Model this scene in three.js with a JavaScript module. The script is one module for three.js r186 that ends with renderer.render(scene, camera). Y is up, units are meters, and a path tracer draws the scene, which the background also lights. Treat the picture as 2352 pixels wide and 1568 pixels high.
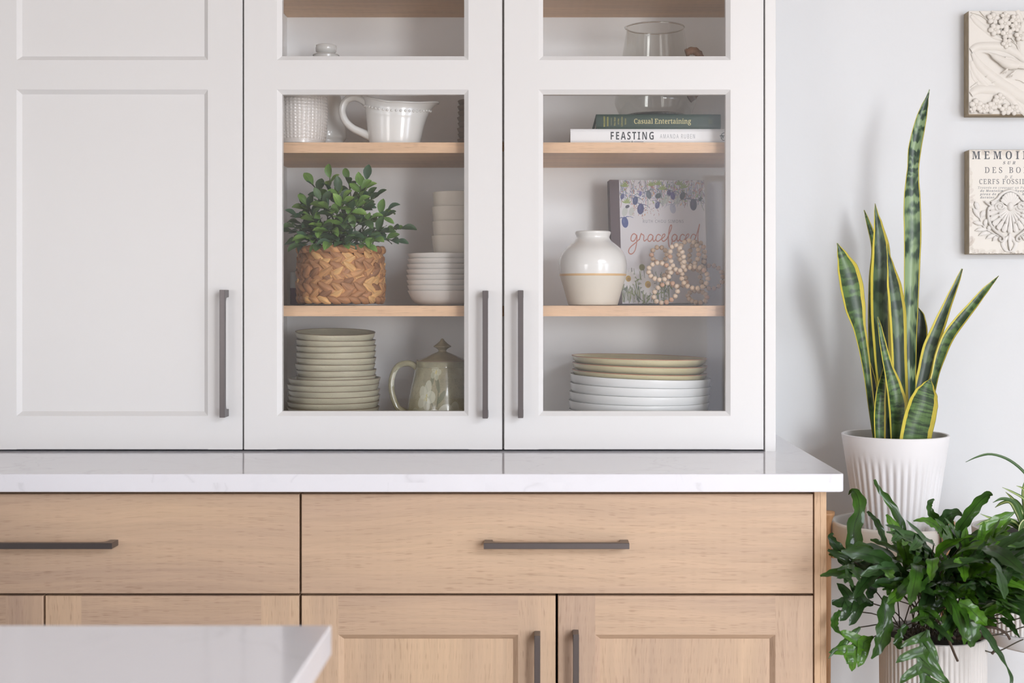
import * as THREE from 'three';
import { mergeGeometries, mergeVertices } from 'three/addons/utils/BufferGeometryUtils.js';
import { RoundedBoxGeometry } from 'three/addons/geometries/RoundedBoxGeometry.js';
import { RectAreaLightUniformsLib } from 'three/addons/lights/RectAreaLightUniformsLib.js';

// ------------------------------------------------------------------ camera, light, exposure
const FOCAL = 3000, CX = 1256, CY = 692;                      // focal length and principal point of the photograph, in pixels of 2352 x 1568
const scene = new THREE.Scene();
const fullW = 2 * CX, fullH = 2 * (1568 - CY);
const camera = new THREE.PerspectiveCamera(2 * Math.atan(fullH / 2 / FOCAL) * 180 / Math.PI, fullW / fullH, 0.05, 50);
camera.setViewOffset(fullW, fullH, 0, fullH / 2 - CY, 2352, 1568);
const CAM = new THREE.Vector3(0, 1.194, 2.77);
camera.position.copy(CAM);
camera.focus = 2.46;
camera.userData.fStop = 5.6;
const renderer = new THREE.WebGLRenderer({ antialias: true });
renderer.toneMapping = THREE.LinearToneMapping;
renderer.toneMappingExposure = 1.2;
renderer.shadowMap.enabled = true;
renderer.shadowMap.type = THREE.PCFSoftShadowMap;
RectAreaLightUniformsLib.init();

scene.background = new THREE.Color().setRGB(1.25, 1.3, 1.5);
// light through unseen windows, some added as fill: front wall (behind the camera), side walls, roof
const ROOM = { x0: -3.2, x1: 3.9, z1: 5.7, h: 2.6 };
const WINDOWS = [   // wall, centre along it, bottom, top, width, radiance, colour
  { wall: 'front', c: 2.4, y0: 0.3, y1: 1.95, w: 1.05, L: 16, rgb: [0.97, 0.985, 1.0] },
  { wall: 'right', c: 4.2, y0: 0.3, y1: 1.9, w: 1.3, L: 4, rgb: [0.86, 0.95, 1.1] },
  { wall: 'left', c: 3.3, y0: 0.9, y1: 1.9, w: 1.2, L: 1.5, rgb: [1, 0.97, 0.94] },  // added window, warm fill for the doors on the left
  { wall: 'front', c: -2.55, y0: 0.3, y1: 1.95, w: 1.15, L: 4, rgb: [1, 0.97, 0.93] },  // added window, fills the shaded right parts of the cabinet interiors
  { wall: 'front', c: 1.015, y0: 0.12, y1: 1.95, w: 0.16, L: 0 },  // out of view, placed to reflect as a pale strip in the right glass door
  { wall: 'roof', c: 2.45, z: 4.55, w: 2.3, d: 1.8, L: 12.5, rgb: [0.92, 0.98, 1.07] },  // unseen roof opening, placed to brighten the worktop and lower doors
];
for (const w of WINDOWS) {
  if (!w.L) continue;                                         // the unseen narrow sidelight only lets the sky in
  const roof = w.wall === 'roof', y = (w.y0 + w.y1) / 2, l = new THREE.RectAreaLight(new THREE.Color().setRGB(...w.rgb), w.L, w.w - 0.08, (roof ? w.d : w.y1 - w.y0) - 0.08);
  l.name = 'unseen_window_light';
  if (roof) { l.position.set(w.c, ROOM.h - 0.005, w.z); l.rotation.x = -Math.PI / 2; } else if (w.wall === 'front') { l.position.set(w.c, y, ROOM.z1 - 0.005); l.lookAt(w.c, y, 0); } else { l.position.set(w.wall === 'left' ? ROOM.x0 + 0.005 : ROOM.x1 - 0.005, y, w.c); l.lookAt(0, y, w.c); }
  scene.add(l);
}

// ------------------------------------------------------------------ helpers
const V = (x, y, z) => new THREE.Vector3(x, y, z);
const P = (px, py, D) => V((px - CX) * D / FOCAL, CAM.y - (py - CY) * D / FOCAL, CAM.z - D);   // a point of the photograph at a distance
const PX = (px, D) => (px - CX) * D / FOCAL, PY = (py, D) => CAM.y - (py - CY) * D / FOCAL;
function rng(seed) { return () => { seed = (seed + 0x6d2b79f5) | 0; let t = Math.imul(seed ^ (seed >>> 15), 1 | seed); t = (t + Math.imul(t ^ (t >>> 7), 61 | t)) ^ t; return ((t ^ (t >>> 14)) >>> 0) / 4294967296; }; }
const names = new Map();
function numbered(n) { const k = names.get(n) ?? 0; names.set(n, k + 1); return k ? `${n}_${String(k).padStart(3, '0')}` : n; }
function thing(name, label, category, pos = [0, 0, 0], group) {
  const o = new THREE.Group(); o.name = numbered(name); o.position.set(...pos); scene.add(o);
  o.userData = { label, category }; if (group) o.userData.group = group;
  return o;
}
function copyOf(src, base, pos, label) {
  const c = src.clone(); c.name = numbered(base); c.position.set(...pos); c.userData = { ...src.userData, label }; scene.add(c); return c;
}
function rootPos(g) { const p = V(0, 0, 0); for (let o = g; o && o !== scene; o = o.parent) p.add(o.position); return p; }
// a part whose geometry is given in world coordinates
function part(parent, name, geo, mat, label) {
  const r = rootPos(parent); geo.translate(-r.x, -r.y, -r.z);
  return local(parent, name, geo, mat, label);
}
function local(parent, name, geo, mat, label) {
  const m = new THREE.Mesh(geo, mat); m.name = name; if (label) m.userData.label = label; parent.add(m); return m;
}
function structure(name, geo, mat, parent = scene) { const m = new THREE.Mesh(geo, mat); m.name = name; m.userData.kind = 'structure'; parent.add(m); return m; }

class MB {
  constructor() { this.p = []; }
  tri(a, b, c) { this.p.push(...a, ...b, ...c); return this; }
  quad(a, b, c, d) { return this.tri(a, b, c).tri(a, c, d); }
  box(x0, x1, y0, y1, z0, z1) {
    const q = (...v) => this.quad(...v);
    q([x0, y0, z1], [x1, y0, z1], [x1, y1, z1], [x0, y1, z1]); q([x1, y0, z0], [x0, y0, z0], [x0, y1, z0], [x1, y1, z0]);
    q([x1, y0, z1], [x1, y0, z0], [x1, y1, z0], [x1, y1, z1]); q([x0, y0, z0], [x0, y0, z1], [x0, y1, z1], [x0, y1, z0]);
    q([x0, y1, z1], [x1, y1, z1], [x1, y1, z0], [x0, y1, z0]); q([x0, y0, z0], [x1, y0, z0], [x1, y0, z1], [x0, y0, z1]);
    return this;
  }
  // polygon in (a,b) extruded along axis; poly counter-clockwise
  prism(poly, axis, t0, t1) {
    const at = axis === 'y' ? (a, b, t) => [a, t, b] : axis === 'x' ? (a, b, t) => [t, a, b] : (a, b, t) => [a, b, t];
    for (let i = 0; i < poly.length; i++) { const [a, b] = poly[i], [c, d] = poly[(i + 1) % poly.length]; this.quad(at(a, b, t0), at(c, d, t0), at(c, d, t1), at(a, b, t1)); }
    for (let i = 1; i < poly.length - 1; i++) for (const t of [t0, t1]) this.tri(at(...poly[0], t), at(...poly[i], t), at(...poly[i + 1], t));
    return this;
  }
  geo(grain = 'x', off = [0, 0]) {
    const g = new THREE.BufferGeometry(); g.setAttribute('position', new THREE.Float32BufferAttribute(this.p, 3));
    g.computeVertexNormals(); return boxUV(g, grain, off);
  }
}
function boxUV(g, grain = 'x', off = [0, 0]) {
  if (g.index) g = g.toNonIndexed();
  const p = g.attributes.position, uv = new Float32Array(p.count * 2), a = V(), b = V(), c = V(), n = V();
  for (let i = 0; i < p.count; i += 3) {
    a.fromBufferAttribute(p, i); b.fromBufferAttribute(p, i + 1); c.fromBufferAttribute(p, i + 2);
    n.subVectors(b, a).cross(c.clone().sub(a)); const ax = Math.abs(n.x), ay = Math.abs(n.y), az = Math.abs(n.z);
    for (let k = 0; k < 3; k++) {
      const q = [a, b, c][k]; let u, v;
      if (az >= ax && az >= ay) { u = q.x; v = q.y; } else if (ay >= ax) { u = q.x; v = q.z; } else { u = q.z; v = q.y; }
      if (grain === 'y') [u, v] = [v, u];
      uv[(i + k) * 2] = u + off[0]; uv[(i + k) * 2 + 1] = v + off[1];
    }
  }
  g.setAttribute('uv', new THREE.BufferAttribute(uv, 2)); return g;
}
const boxGeo = (x0, x1, y0, y1, z0, z1, grain, off) => new MB().box(x0, x1, y0, y1, z0, z1).geo(grain, off);
function roundBox(x0, x1, y0, y1, z0, z1, r = 0.002, seg = 2) {
  const g = new RoundedBoxGeometry(x1 - x0, y1 - y0, z1 - z0, seg, r); g.translate((x0 + x1) / 2, (y0 + y1) / 2, (z0 + z1) / 2); return g;
}
// a turned shape; the profile is smoothed unless sharp
function lathe(profile, seg = 64, samples = 0) {
  let pts = profile.map(([r, y]) => new THREE.Vector2(Math.max(r, 0.00001), y));
  if (samples) pts = new THREE.SplineCurve(pts).getPoints(samples).map((q) => new THREE.Vector2(Math.max(q.x, 0.00001), q.y));
  return new THREE.LatheGeometry(pts, seg);
}
function tube(pts, r, seg = 24, rad = 8, taper) {
  const curve = new THREE.CatmullRomCurve3(pts), g = new THREE.TubeGeometry(curve, seg, r, rad, false);
  if (taper) {
    const p = g.attributes.position, c = V(), q = V();
    for (let i = 0; i <= seg; i++) { curve.getPointAt(i / seg, c); const k = taper(i / seg); for (let j = 0; j <= rad; j++) { const n = i * (rad + 1) + j; q.fromBufferAttribute(p, n).sub(c).multiplyScalar(k).add(c); p.setXYZ(n, q.x, q.y, q.z); } }
    g.computeVertexNormals();
  }
  return g;
}
const lerp = THREE.MathUtils.lerp, clamp = THREE.MathUtils.clamp;
function lookup(list, t) { const f = clamp(t, 0, 1) * (list.length - 1), i = Math.min(Math.floor(f), list.length - 2); if (list.length === 1) return list[0]; const u = f - i, s = u * u * (3 - 2 * u) * 0.5 + u * 0.5; return lerp(list[i], list[i + 1], s); }
// A leaf-like solid: a spine, half-widths along it, the side it faces, how it is cupped, its thickness.
function blade(spine, widths, { facing = V(0, 0, 1), cup = 0.3, thick = 0.001, n = 24, m = 6, twist = () => 0, wave = () => 0, edge = () => 0 } = {}) {
  const curve = new THREE.CatmullRomCurve3(spine, false, 'centripetal'), pos = [], uv = [], idx = [], T = V(), S = V(), N = V(), c = V();
  const row = (side) => {
    const base = pos.length / 3;
    for (let i = 0; i <= n; i++) {
      const t = i / n; curve.getPoint(t, c); curve.getTangent(t, T);
      S.crossVectors(T, facing); if (S.lengthSq() < 1e-6) S.set(1, 0, 0); S.normalize(); N.crossVectors(S, T).normalize();
      const a = twist(t); if (a) { S.applyAxisAngle(T, a); N.applyAxisAngle(T, a); }
      const w = Math.max(lookup(widths, t), 0.0003);
      for (let j = 0; j <= m; j++) {
        const s = (j / m) * 2 - 1, h = cup * w * s * s - side * thick * (1 - s * s) + wave(t, s) * w, ww = w * (1 + (Math.abs(s) > 0.6 ? edge(t, Math.sign(s)) : 0));
        pos.push(c.x + S.x * s * ww + N.x * h, c.y + S.y * s * ww + N.y * h, c.z + S.z * s * ww + N.z * h); uv.push((s + 1) / 2, t);
      }
    }
    for (let i = 0; i < n; i++) for (let j = 0; j < m; j++) { const a = base + i * (m + 1) + j, b = a + m + 1; if (side) idx.push(a, a + 1, b, b, a + 1, b + 1); else idx.push(a, b, a + 1, b, b + 1, a + 1); }
  };
  row(0); row(1);
  const g = new THREE.BufferGeometry(); g.setAttribute('position', new THREE.Float32BufferAttribute(pos, 3)); g.setAttribute('uv', new THREE.Float32BufferAttribute(uv, 2)); g.setIndex(idx); g.computeVertexNormals(); return g;
}
const merge = (list) => mergeGeometries(list.map((g) => { const h = g.index ? g.toNonIndexed() : g; for (const k of Object.keys(h.attributes)) if (!['position', 'normal', 'uv'].includes(k)) h.deleteAttribute(k); return h; }));

// ------------------------------------------------------------------ textures
function hash(x, y, s) { let h = Math.imul(x, 374761393) ^ Math.imul(y, 668265263) ^ Math.imul(s, 2147483647 ^ 0x5bd1e995); h = Math.imul(h ^ (h >>> 13), 1274126177); return ((h ^ (h >>> 16)) >>> 0) / 4294967296; }
function vnoise(x, y, s, px = 0, py = 0) {     // value noise, tiling when px, py are given
  const ix = Math.floor(x), iy = Math.floor(y), fx = x - ix, fy = y - iy, u = fx * fx * (3 - 2 * fx), v = fy * fy * (3 - 2 * fy);
  const m = (k, q) => (q ? ((k % q) + q) % q : k), x0 = m(ix, px), x1 = m(ix + 1, px), y0 = m(iy, py), y1 = m(iy + 1, py);
  return lerp(lerp(hash(x0, y0, s), hash(x1, y0, s), u), lerp(hash(x0, y1, s), hash(x1, y1, s), u), v);
}
function fbm(x, y, s, o = 4, px = 0, py = 0) { let a = 0.5, r = 0; for (let i = 0; i < o; i++) { r += a * vnoise(x, y, s + i, px, py); x *= 2; y *= 2; px *= 2; py *= 2; a *= 0.5; } return r / (1 - Math.pow(0.5, o)); }
function dataTex(w, h, f, srgb = true, rep) {
  const d = new Uint8Array(w * h * 4);
  for (let y = 0; y < h; y++) for (let x = 0; x < w; x++) { const c = f(x / w, y / h), i = (y * w + x) * 4; d[i] = clamp(c[0], 0, 255); d[i + 1] = clamp(c[1], 0, 255); d[i + 2] = clamp(c[2], 0, 255); d[i + 3] = 255; }
  const t = new THREE.DataTexture(d, w, h); t.magFilter = t.minFilter = THREE.LinearFilter; t.wrapS = t.wrapT = THREE.RepeatWrapping; if (srgb) t.colorSpace = THREE.SRGBColorSpace; if (rep) t.repeat.set(...rep); t.needsUpdate = true; return t;
}
function canvasTex(w, h, draw) {
  const c = document.createElement('canvas'); c.width = w; c.height = h; const x = c.getContext('2d'); draw(x, w, h);
  const t = new THREE.CanvasTexture(c); t.colorSpace = THREE.SRGBColorSpace; t.wrapS = t.wrapT = THREE.ClampToEdgeWrapping; return t;
}
// oak, grain along u; 1.4 m x 0.7 m
const oakField = (u, v, s) => {
  const w = v + 0.05 * (fbm(u * 3, v * 3, s + 40, 3, 3, 3) - 0.5) + 0.012 * (fbm(u * 9, v * 9, s + 50, 2, 9, 9) - 0.5);
  const broad = fbm(u * 3, w * 11, s, 3, 3, 11) - 0.5, streak = fbm(u * 9, w * 120, s + 9, 3, 9, 120) - 0.5;
  const field = 0.6 + 0.4 * THREE.MathUtils.smoothstep(vnoise(u * 10, w * 26, s + 31, 10, 26), 0.3, 0.75);
  const pore = THREE.MathUtils.smoothstep(vnoise(u * 84, w * 1100, s + 20, 84, 1100), 0.66, 0.97) * field;
  return { broad, streak, pore };
};
const oakTex = dataTex(2048, 2048, (u, v) => { const { broad, streak, pore } = oakField(u, v, 3); const k = 1 + broad * 0.14 + streak * 0.09 - pore * 0.105; return [222 * k, 198 * (k - 0.02 * pore), 174 * (k - 0.03 * pore - 0.05 * broad)]; }, true, [1 / 1.4, 1 / 0.7]);
const oakBump = dataTex(1024, 1024, (u, v) => { const { streak, pore } = oakField(u, v, 3); const k = 180 + streak * 30 - pore * 60; return [k, k, k]; }, false, [1 / 1.4, 1 / 0.7]);
const marbleTex = dataTex(1024, 1024, (u, v) => {
  const q = fbm(u * 4, v * 4, 71, 4, 4, 4), r = fbm(u * 5 + q * 1.6, v * 5 + q, 91, 4), vein = Math.pow(1 - Math.abs(2 * r - 1), 26), thin = Math.pow(1 - Math.abs(2 * fbm(u * 7 + q * 2, v * 7, 131, 5) - 1), 60) * (q > 0.5 ? 1 : 0.2);
  const k = 1 - vein * 0.012 - thin * 0.045; return [247 * k, 247 * k, 249 * k];
}, true, [1 / 1.1, 1 / 1.1]);
const speckTex = (base, amp, s, spot) => dataTex(512, 512, (u, v) => {
  const a = (fbm(u * 16, v * 16, s, 4, 16, 16) - 0.5) * amp, b = vnoise(u * 250, v * 250, s + 7, 250, 250) > 0.9 ? -spot : 0; return base.map((c, i) => c * (1 + a + b));
});
// ------------------------------------------------------------------ materials
const std = (o) => new THREE.MeshStandardMaterial(o), phys = (o) => new THREE.MeshPhysicalMaterial(o), rgb = (r, g, b) => new THREE.Color().setRGB(r, g, b);
const wallBump = dataTex(256, 256, (u, v) => { const k = 128 + 90 * (fbm(u * 40, v * 40, 5, 3, 40, 40) - 0.5); return [k, k, k]; }, false, [4, 4]);
const M = {
  wall: std({ color: rgb(0.69, 0.705, 0.72), roughness: 0.75, bumpMap: wallBump, bumpScale: 0.0003 }),
  ceiling: std({ color: rgb(0.54, 0.46, 0.40), roughness: 0.9 }),
  floor: std({ map: oakTex, color: rgb(0.52, 0.5, 0.48), roughness: 0.5 }),
  paint: std({ color: rgb(0.715, 0.705, 0.695), roughness: 0.36, side: THREE.DoubleSide }),
  inner: std({ color: rgb(0.92, 0.91, 0.9), roughness: 0.5 }),
  oak: std({ map: oakTex, bumpMap: oakBump, bumpScale: 0.0003, roughness: 0.52, color: rgb(0.73, 0.67, 0.63), side: THREE.DoubleSide }),
  oakPale: std({ map: oakTex, bumpMap: oakBump, bumpScale: 0.0003, roughness: 0.52, color: rgb(0.78, 0.72, 0.66), side: THREE.DoubleSide }),
  oakWarm: std({ map: oakTex, roughness: 0.5, color: rgb(0.84, 0.72, 0.58), side: THREE.DoubleSide }),
  shelfOak: std({ map: oakTex, bumpMap: oakBump, bumpScale: 0.0003, roughness: 0.5, color: rgb(0.93, 0.80, 0.67) }),
  dark: std({ color: rgb(0.03, 0.02, 0.015), roughness: 0.8 }),
  quartz: phys({ map: marbleTex, color: rgb(0.84, 0.84, 0.87), roughness: 0.09 }),
  bronze: std({ color: rgb(0.15, 0.135, 0.135), roughness: 0.34, metalness: 0.85 }),
  pane: phys({ color: rgb(1, 1, 1), transmission: 1, thickness: 0, roughness: 0.0, ior: 1.5 }),
  jugGlass: phys({ color: rgb(0.86, 0.86, 0.84), transmission: 1, thickness: 0, roughness: 0.0, ior: 1.5 }),
  solidGlass: phys({ color: rgb(0.8, 0.8, 0.78), transmission: 1, thickness: 0.002, roughness: 0.0, ior: 1.5 }),
  whiteGlaze: phys({ color: rgb(0.76, 0.75, 0.72), roughness: 0.18, clearcoat: 0.6, clearcoatRoughness: 0.05 }),
  whitePlate: phys({ color: rgb(0.74, 0.75, 0.74), roughness: 0.2, clearcoat: 0.4, clearcoatRoughness: 0.06 }),
  creamMatte: std({ color: rgb(0.68, 0.63, 0.54), roughness: 0.7 }),
  linenBowl: std({ color: rgb(0.66, 0.61, 0.53), roughness: 0.55 }),
  whiteBowl: std({ color: rgb(0.68, 0.65, 0.61), roughness: 0.45 }),
  celadon: phys({ map: speckTex([186, 180, 156], 0.16, 11, 0.13), roughness: 0.22, clearcoat: 0.5, clearcoatRoughness: 0.08 }),
  celadonRim: std({ color: rgb(0.19, 0.135, 0.085), roughness: 0.4 }),
  redRim: std({ color: rgb(0.42, 0.19, 0.1), roughness: 0.4 }),
  beigePlate: phys({ map: speckTex([196, 186, 148], 0.14, 17, 0.1), roughness: 0.25, clearcoat: 0.4, clearcoatRoughness: 0.1 }),
  brownDish: std({ color: rgb(0.22, 0.17, 0.13), roughness: 0.5 }),
  soil: std({ color: rgb(0.022, 0.016, 0.012), roughness: 0.95 }),
  potWhite: std({ color: rgb(0.80, 0.79, 0.80), roughness: 0.42 }),
  potGrey: std({ color: rgb(0.60, 0.575, 0.55), roughness: 0.5 }),
  dishCream: std({ color: rgb(0.79, 0.755, 0.69), roughness: 0.3 }),
  stoolWhite: std({ color: rgb(0.78, 0.78, 0.79), roughness: 0.4 }),
  legWood: std({ map: oakTex, roughness: 0.5, color: rgb(0.78, 0.56, 0.36) }),
  stem: std({ color: rgb(0.045, 0.035, 0.02), roughness: 0.5 }),
};

// ------------------------------------------------------------------ the room
{
  const { x0, x1, z1, h } = ROOM, t = 0.14;
  structure('floor', boxGeo(x0 - t, x1 + t, -0.1, 0, -t, z1 + t), M.floor);
  { const w = WINDOWS.find((k) => k.wall === 'roof'), l = w.c - w.w / 2, r = w.c + w.w / 2, n = w.z - w.d / 2, f = w.z + w.d / 2, q = 0.045, H = h + 0.12;
    structure('ceiling', new MB().box(x0 - t, x1 + t, h, H, -t, n).box(x0 - t, x1 + t, h, H, f, z1 + t).box(x0 - t, l, h, H, n, f).box(r, x1 + t, h, H, n, f).geo(), M.ceiling);
    const fr = structure('window_6', new MB().box(l, l + q, h + 0.03, h + 0.1, n, f).box(r - q, r, h + 0.03, h + 0.1, n, f).box(l + q, r - q, h + 0.03, h + 0.1, n, n + q).box(l + q, r - q, h + 0.03, h + 0.1, f - q, f).geo(), M.paint), pane = new THREE.Mesh(boxGeo(l + q, r - q, h + 0.062, h + 0.068, n + q, f - q), M.pane); pane.name = 'pane'; fr.add(pane); }  // never in view; lets light from above onto worktop and doors
  structure('wall_back', boxGeo(x0 - t, x1 + t, 0, h, -t, 0), M.wall);
  // a wall with openings; along: 'x' or 'z', from a to b, between depths d0 (inside) and d1 (outside)
  let no = 1;
  const pierced = (name, along, a, b, d0, d1, ws) => {
    const m = new MB(), put = (mb, p, q, lo, hi, e, f) => { const [k, l] = e < f ? [e, f] : [f, e]; return along === 'x' ? mb.box(p, q, lo, hi, k, l) : mb.box(k, l, lo, hi, p, q); };
    let at = a;
    for (const w of ws.sort((p, q) => p.c - q.c)) { const l = w.c - w.w / 2, r = w.c + w.w / 2; put(m, at, l, 0, h, d0, d1); put(m, l, r, 0, w.y0, d0, d1); put(m, l, r, w.y1, h, d0, d1); at = r; }
    put(m, at, b, 0, h, d0, d1); structure(name, m.geo(), M.wall);
    const sg = Math.sign(d1 - d0), f0 = d0 + sg * 0.04, f1 = d0 + sg * 0.1, p0 = d0 + sg * 0.068, p1 = d0 + sg * 0.072;
    for (const w of ws) {
      const l = w.c - w.w / 2, r = w.c + w.w / 2, q = w.w < 0.4 ? 0.03 : 0.045, g = new MB();
      put(g, l, l + q, w.y0, w.y1, f0, f1); put(g, r - q, r, w.y0, w.y1, f0, f1); put(g, l + q, r - q, w.y0, w.y0 + q, f0, f1); put(g, l + q, r - q, w.y1 - q, w.y1, f0, f1);
      const fr = structure(`window_${no++}`, g.geo(), M.paint), pane = new THREE.Mesh(put(new MB(), l + q, r - q, w.y0 + q, w.y1 - q, p0, p1).geo(), M.pane); pane.name = 'pane'; fr.add(pane);  // all of these are out of view, the added fill windows among them
    }
  };
  const on = (k) => WINDOWS.filter((w) => w.wall === k);
  pierced('wall_front', 'x', x0 - t, x1 + t, z1, z1 + t, on('front'));
  pierced('wall_right', 'z', 0, z1, x1, x1 + t, on('right'));
  pierced('wall_left', 'z', 0, z1, x0, x0 - t, on('left'));
}

// ------------------------------------------------------------------ cabinet doors
const DU = 2.44, ZU = CAM.z - DU, DB = 2.145, ZB = CAM.z - DB;     // the planes of the upper and of the lower door fronts
// pieces of a framed door: two stiles, the rails between them; every opening has a mitred chamfer (width b, depth d)
function framePieces({ x0, x1, y0, y1, zf, t, holes, b, d, c = 0.0012 }) {
  const zb = zf - t, zi = zf - d, hs = [...holes].sort((p, q) => p.y0 - q.y0), a0 = hs[0].x0, a1 = hs[0].x1;
  const left = new MB(), right = new MB(), rails = [];
  left.prism([[x0, zb], [x0, zf - c], [x0 + c, zf], [a0, zf], [a0, zb]], 'y', y0, y1);
  right.prism([[x1, zb], [x1, zf - c], [x1 - c, zf], [a1, zf], [a1, zb]], 'y', y0, y1);
  const wedge = (mb, A, B, C, D) => { const k = ([x, y], z) => [x, y, z]; mb.quad(k(A, zf), k(B, zf), k(D, zi), k(C, zi)); mb.quad(k(C, zi), k(D, zi), k(D, zb), k(C, zb)); };
  for (const h of hs) {
    wedge(left, [h.x0, h.y0], [h.x0, h.y1], [h.x0 + b, h.y0 + b], [h.x0 + b, h.y1 - b]);
    wedge(right, [h.x1, h.y0], [h.x1, h.y1], [h.x1 - b, h.y0 + b], [h.x1 - b, h.y1 - b]);
  }
  for (let i = 0; i <= hs.length; i++) {
    const r = new MB(), lo = i ? hs[i - 1].y1 : y0, hi = i < hs.length ? hs[i].y0 : y1;
    const poly = [[lo, zb], [lo, i ? zf : zf - c], [i ? lo : lo + c, zf], [i < hs.length ? hi : hi - c, zf], [hi, i < hs.length ? zf : zf - c], [hi, zb]];
    r.prism(poly, 'x', a0, a1);
    if (i) { const h = hs[i - 1]; wedge(r, [h.x0, h.y1], [h.x1, h.y1], [h.x0 + b, h.y1 - b], [h.x1 - b, h.y1 - b]); }
    if (i < hs.length) { const h = hs[i]; wedge(r, [h.x0, h.y0], [h.x1, h.y0], [h.x0 + b, h.y0 + b], [h.x1 - b, h.y0 + b]); }
    rails.push(r);
  }
  return { left, right, rails, zi, zb };
}
// a square bar pull on two posts; runs along +y from the origin, stands out along +z
const PULL = 0.2345;
function pullGeo() {
  const s = new THREE.Shape(), out = 0.031, bar = 0.0095, foot = 0.017;
  s.moveTo(0, 0); s.lineTo(foot * 0.72, 0); s.lineTo(foot * 0.78, out - bar - 0.008); s.quadraticCurveTo(foot * 0.82, out - bar, foot + 0.008, out - bar);
  s.lineTo(PULL - foot - 0.008, out - bar); s.quadraticCurveTo(PULL - foot * 0.82, out - bar, PULL - foot * 0.78, out - bar - 0.008); s.lineTo(PULL - foot * 0.72, 0); s.lineTo(PULL, 0);
  s.lineTo(PULL, out); s.lineTo(0, out); s.closePath();
  const w = 0.0097, g = new THREE.ExtrudeGeometry(s, { depth: w - 0.0012, bevelEnabled: true, bevelSize: 0.0006, bevelThickness: 0.0006, bevelSegments: 1, curveSegments: 6 });
  g.translate(0, 0, -(w - 0.0012) / 2);
  // shape x -> world y, shape y -> world z, depth -> world x
  const m = new THREE.Matrix4().makeBasis(V(0, 1, 0), V(0, 0, 1), V(1, 0, 0)); g.applyMatrix4(m); return g;
}
const pullShape = pullGeo();
function pull(parent, x, y, z, across = false) {           // x, y: the lower (or the one) end of its axis
  const m = new THREE.Mesh(pullShape, M.bronze); m.name = 'handle'; const r = rootPos(parent); m.position.set(x - r.x, y - r.y, z - r.z); if (across) m.rotation.z = -Math.PI / 2; parent.add(m); return m;
}

// ------------------------------------------------------------------ white upper cabinets
const uy0 = PY(1032, DU), uy1 = 2.06, upperTop = 2.06;
const holesOf = (xa, xb) => [{ x0: PX(xa, DU), x1: PX(xb, DU), y0: PY(955, DU), y1: PY(205.5, DU) }, { x0: PX(xa, DU), x1: PX(xb, DU), y0: PY(138, DU), y1: 1.985 }];
const BEV = 0.0084, BEVD = 0.0068, DOORT = 0.021;
function paintedDoor(cab, x0, x1, holes, glass) {
  const f = framePieces({ x0, x1, y0: uy0, y1: uy1, zf: ZU, t: DOORT, holes, b: BEV, d: BEVD });
  const all = new MB(); for (const q of [f.left, f.right, ...f.rails]) all.p = all.p.concat(q.p);
  const door = part(cab, 'door', all.geo(), M.paint);
  for (const h of holes) {
    if (glass) part(door, 'pane', boxGeo(h.x0 + BEV - 0.004, h.x1 - BEV + 0.004, h.y0 + BEV - 0.004, h.y1 - BEV + 0.004, ZU - 0.0135, ZU - 0.0095), M.pane);
    else part(door, 'panel', boxGeo(h.x0 + BEV - 0.004, h.x1 - BEV + 0.004, h.y0 + BEV - 0.004, h.y1 - BEV + 0.004, ZU - 0.018, ZU - BEVD + 0.0002), M.paint);
  }
  return door;
}
const carcassZ = ZU - DOORT - 0.002, cy0 = uy0 - 0.0005;
{
  const x0 = PX(-41, DU), x1 = PX(556.3, DU), cab = thing('wall_cabinet', 'white upper cabinet with solid recessed-panel door and one dark pull', 'cabinet', [(x0 + x1) / 2, uy0, 0]);
  part(cab, 'carcass', new MB().box(x0, x0 + 0.018, cy0, upperTop, 0.001, carcassZ).box(x1 - 0.018, x1 - 0.001, cy0, upperTop, 0.001, carcassZ).box(x0 + 0.018, x1 - 0.018, cy0, cy0 + 0.018, 0.001, carcassZ).box(x0 + 0.018, x1 - 0.018, upperTop - 0.018, upperTop, 0.001, carcassZ).box(x0 + 0.018, x1 - 0.018, cy0 + 0.018, upperTop - 0.018, 0.001, 0.008).geo(), M.paint);
  const door = paintedDoor(cab, x0, x1, holesOf(38, 477.5), false);
  pull(door, PX(510.5, 2.41), PY(958, 2.41), ZU);
}
const gx0 = PX(559.2, DU), gx1 = PX(1754.6, DU), gmid = PX(1155.6, DU), SHELF_Z = CAM.z - 2.485, BACK_Z = 0.010;
const shelfY = [PY(702, 2.485), PY(327, 2.485), PY(40, CAM.z - BACK_Z + 0.0) + 0.02], shelfT = [0.0199, 0.0199, 0.0199];
const floorY = uy0 + 0.020;
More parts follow.
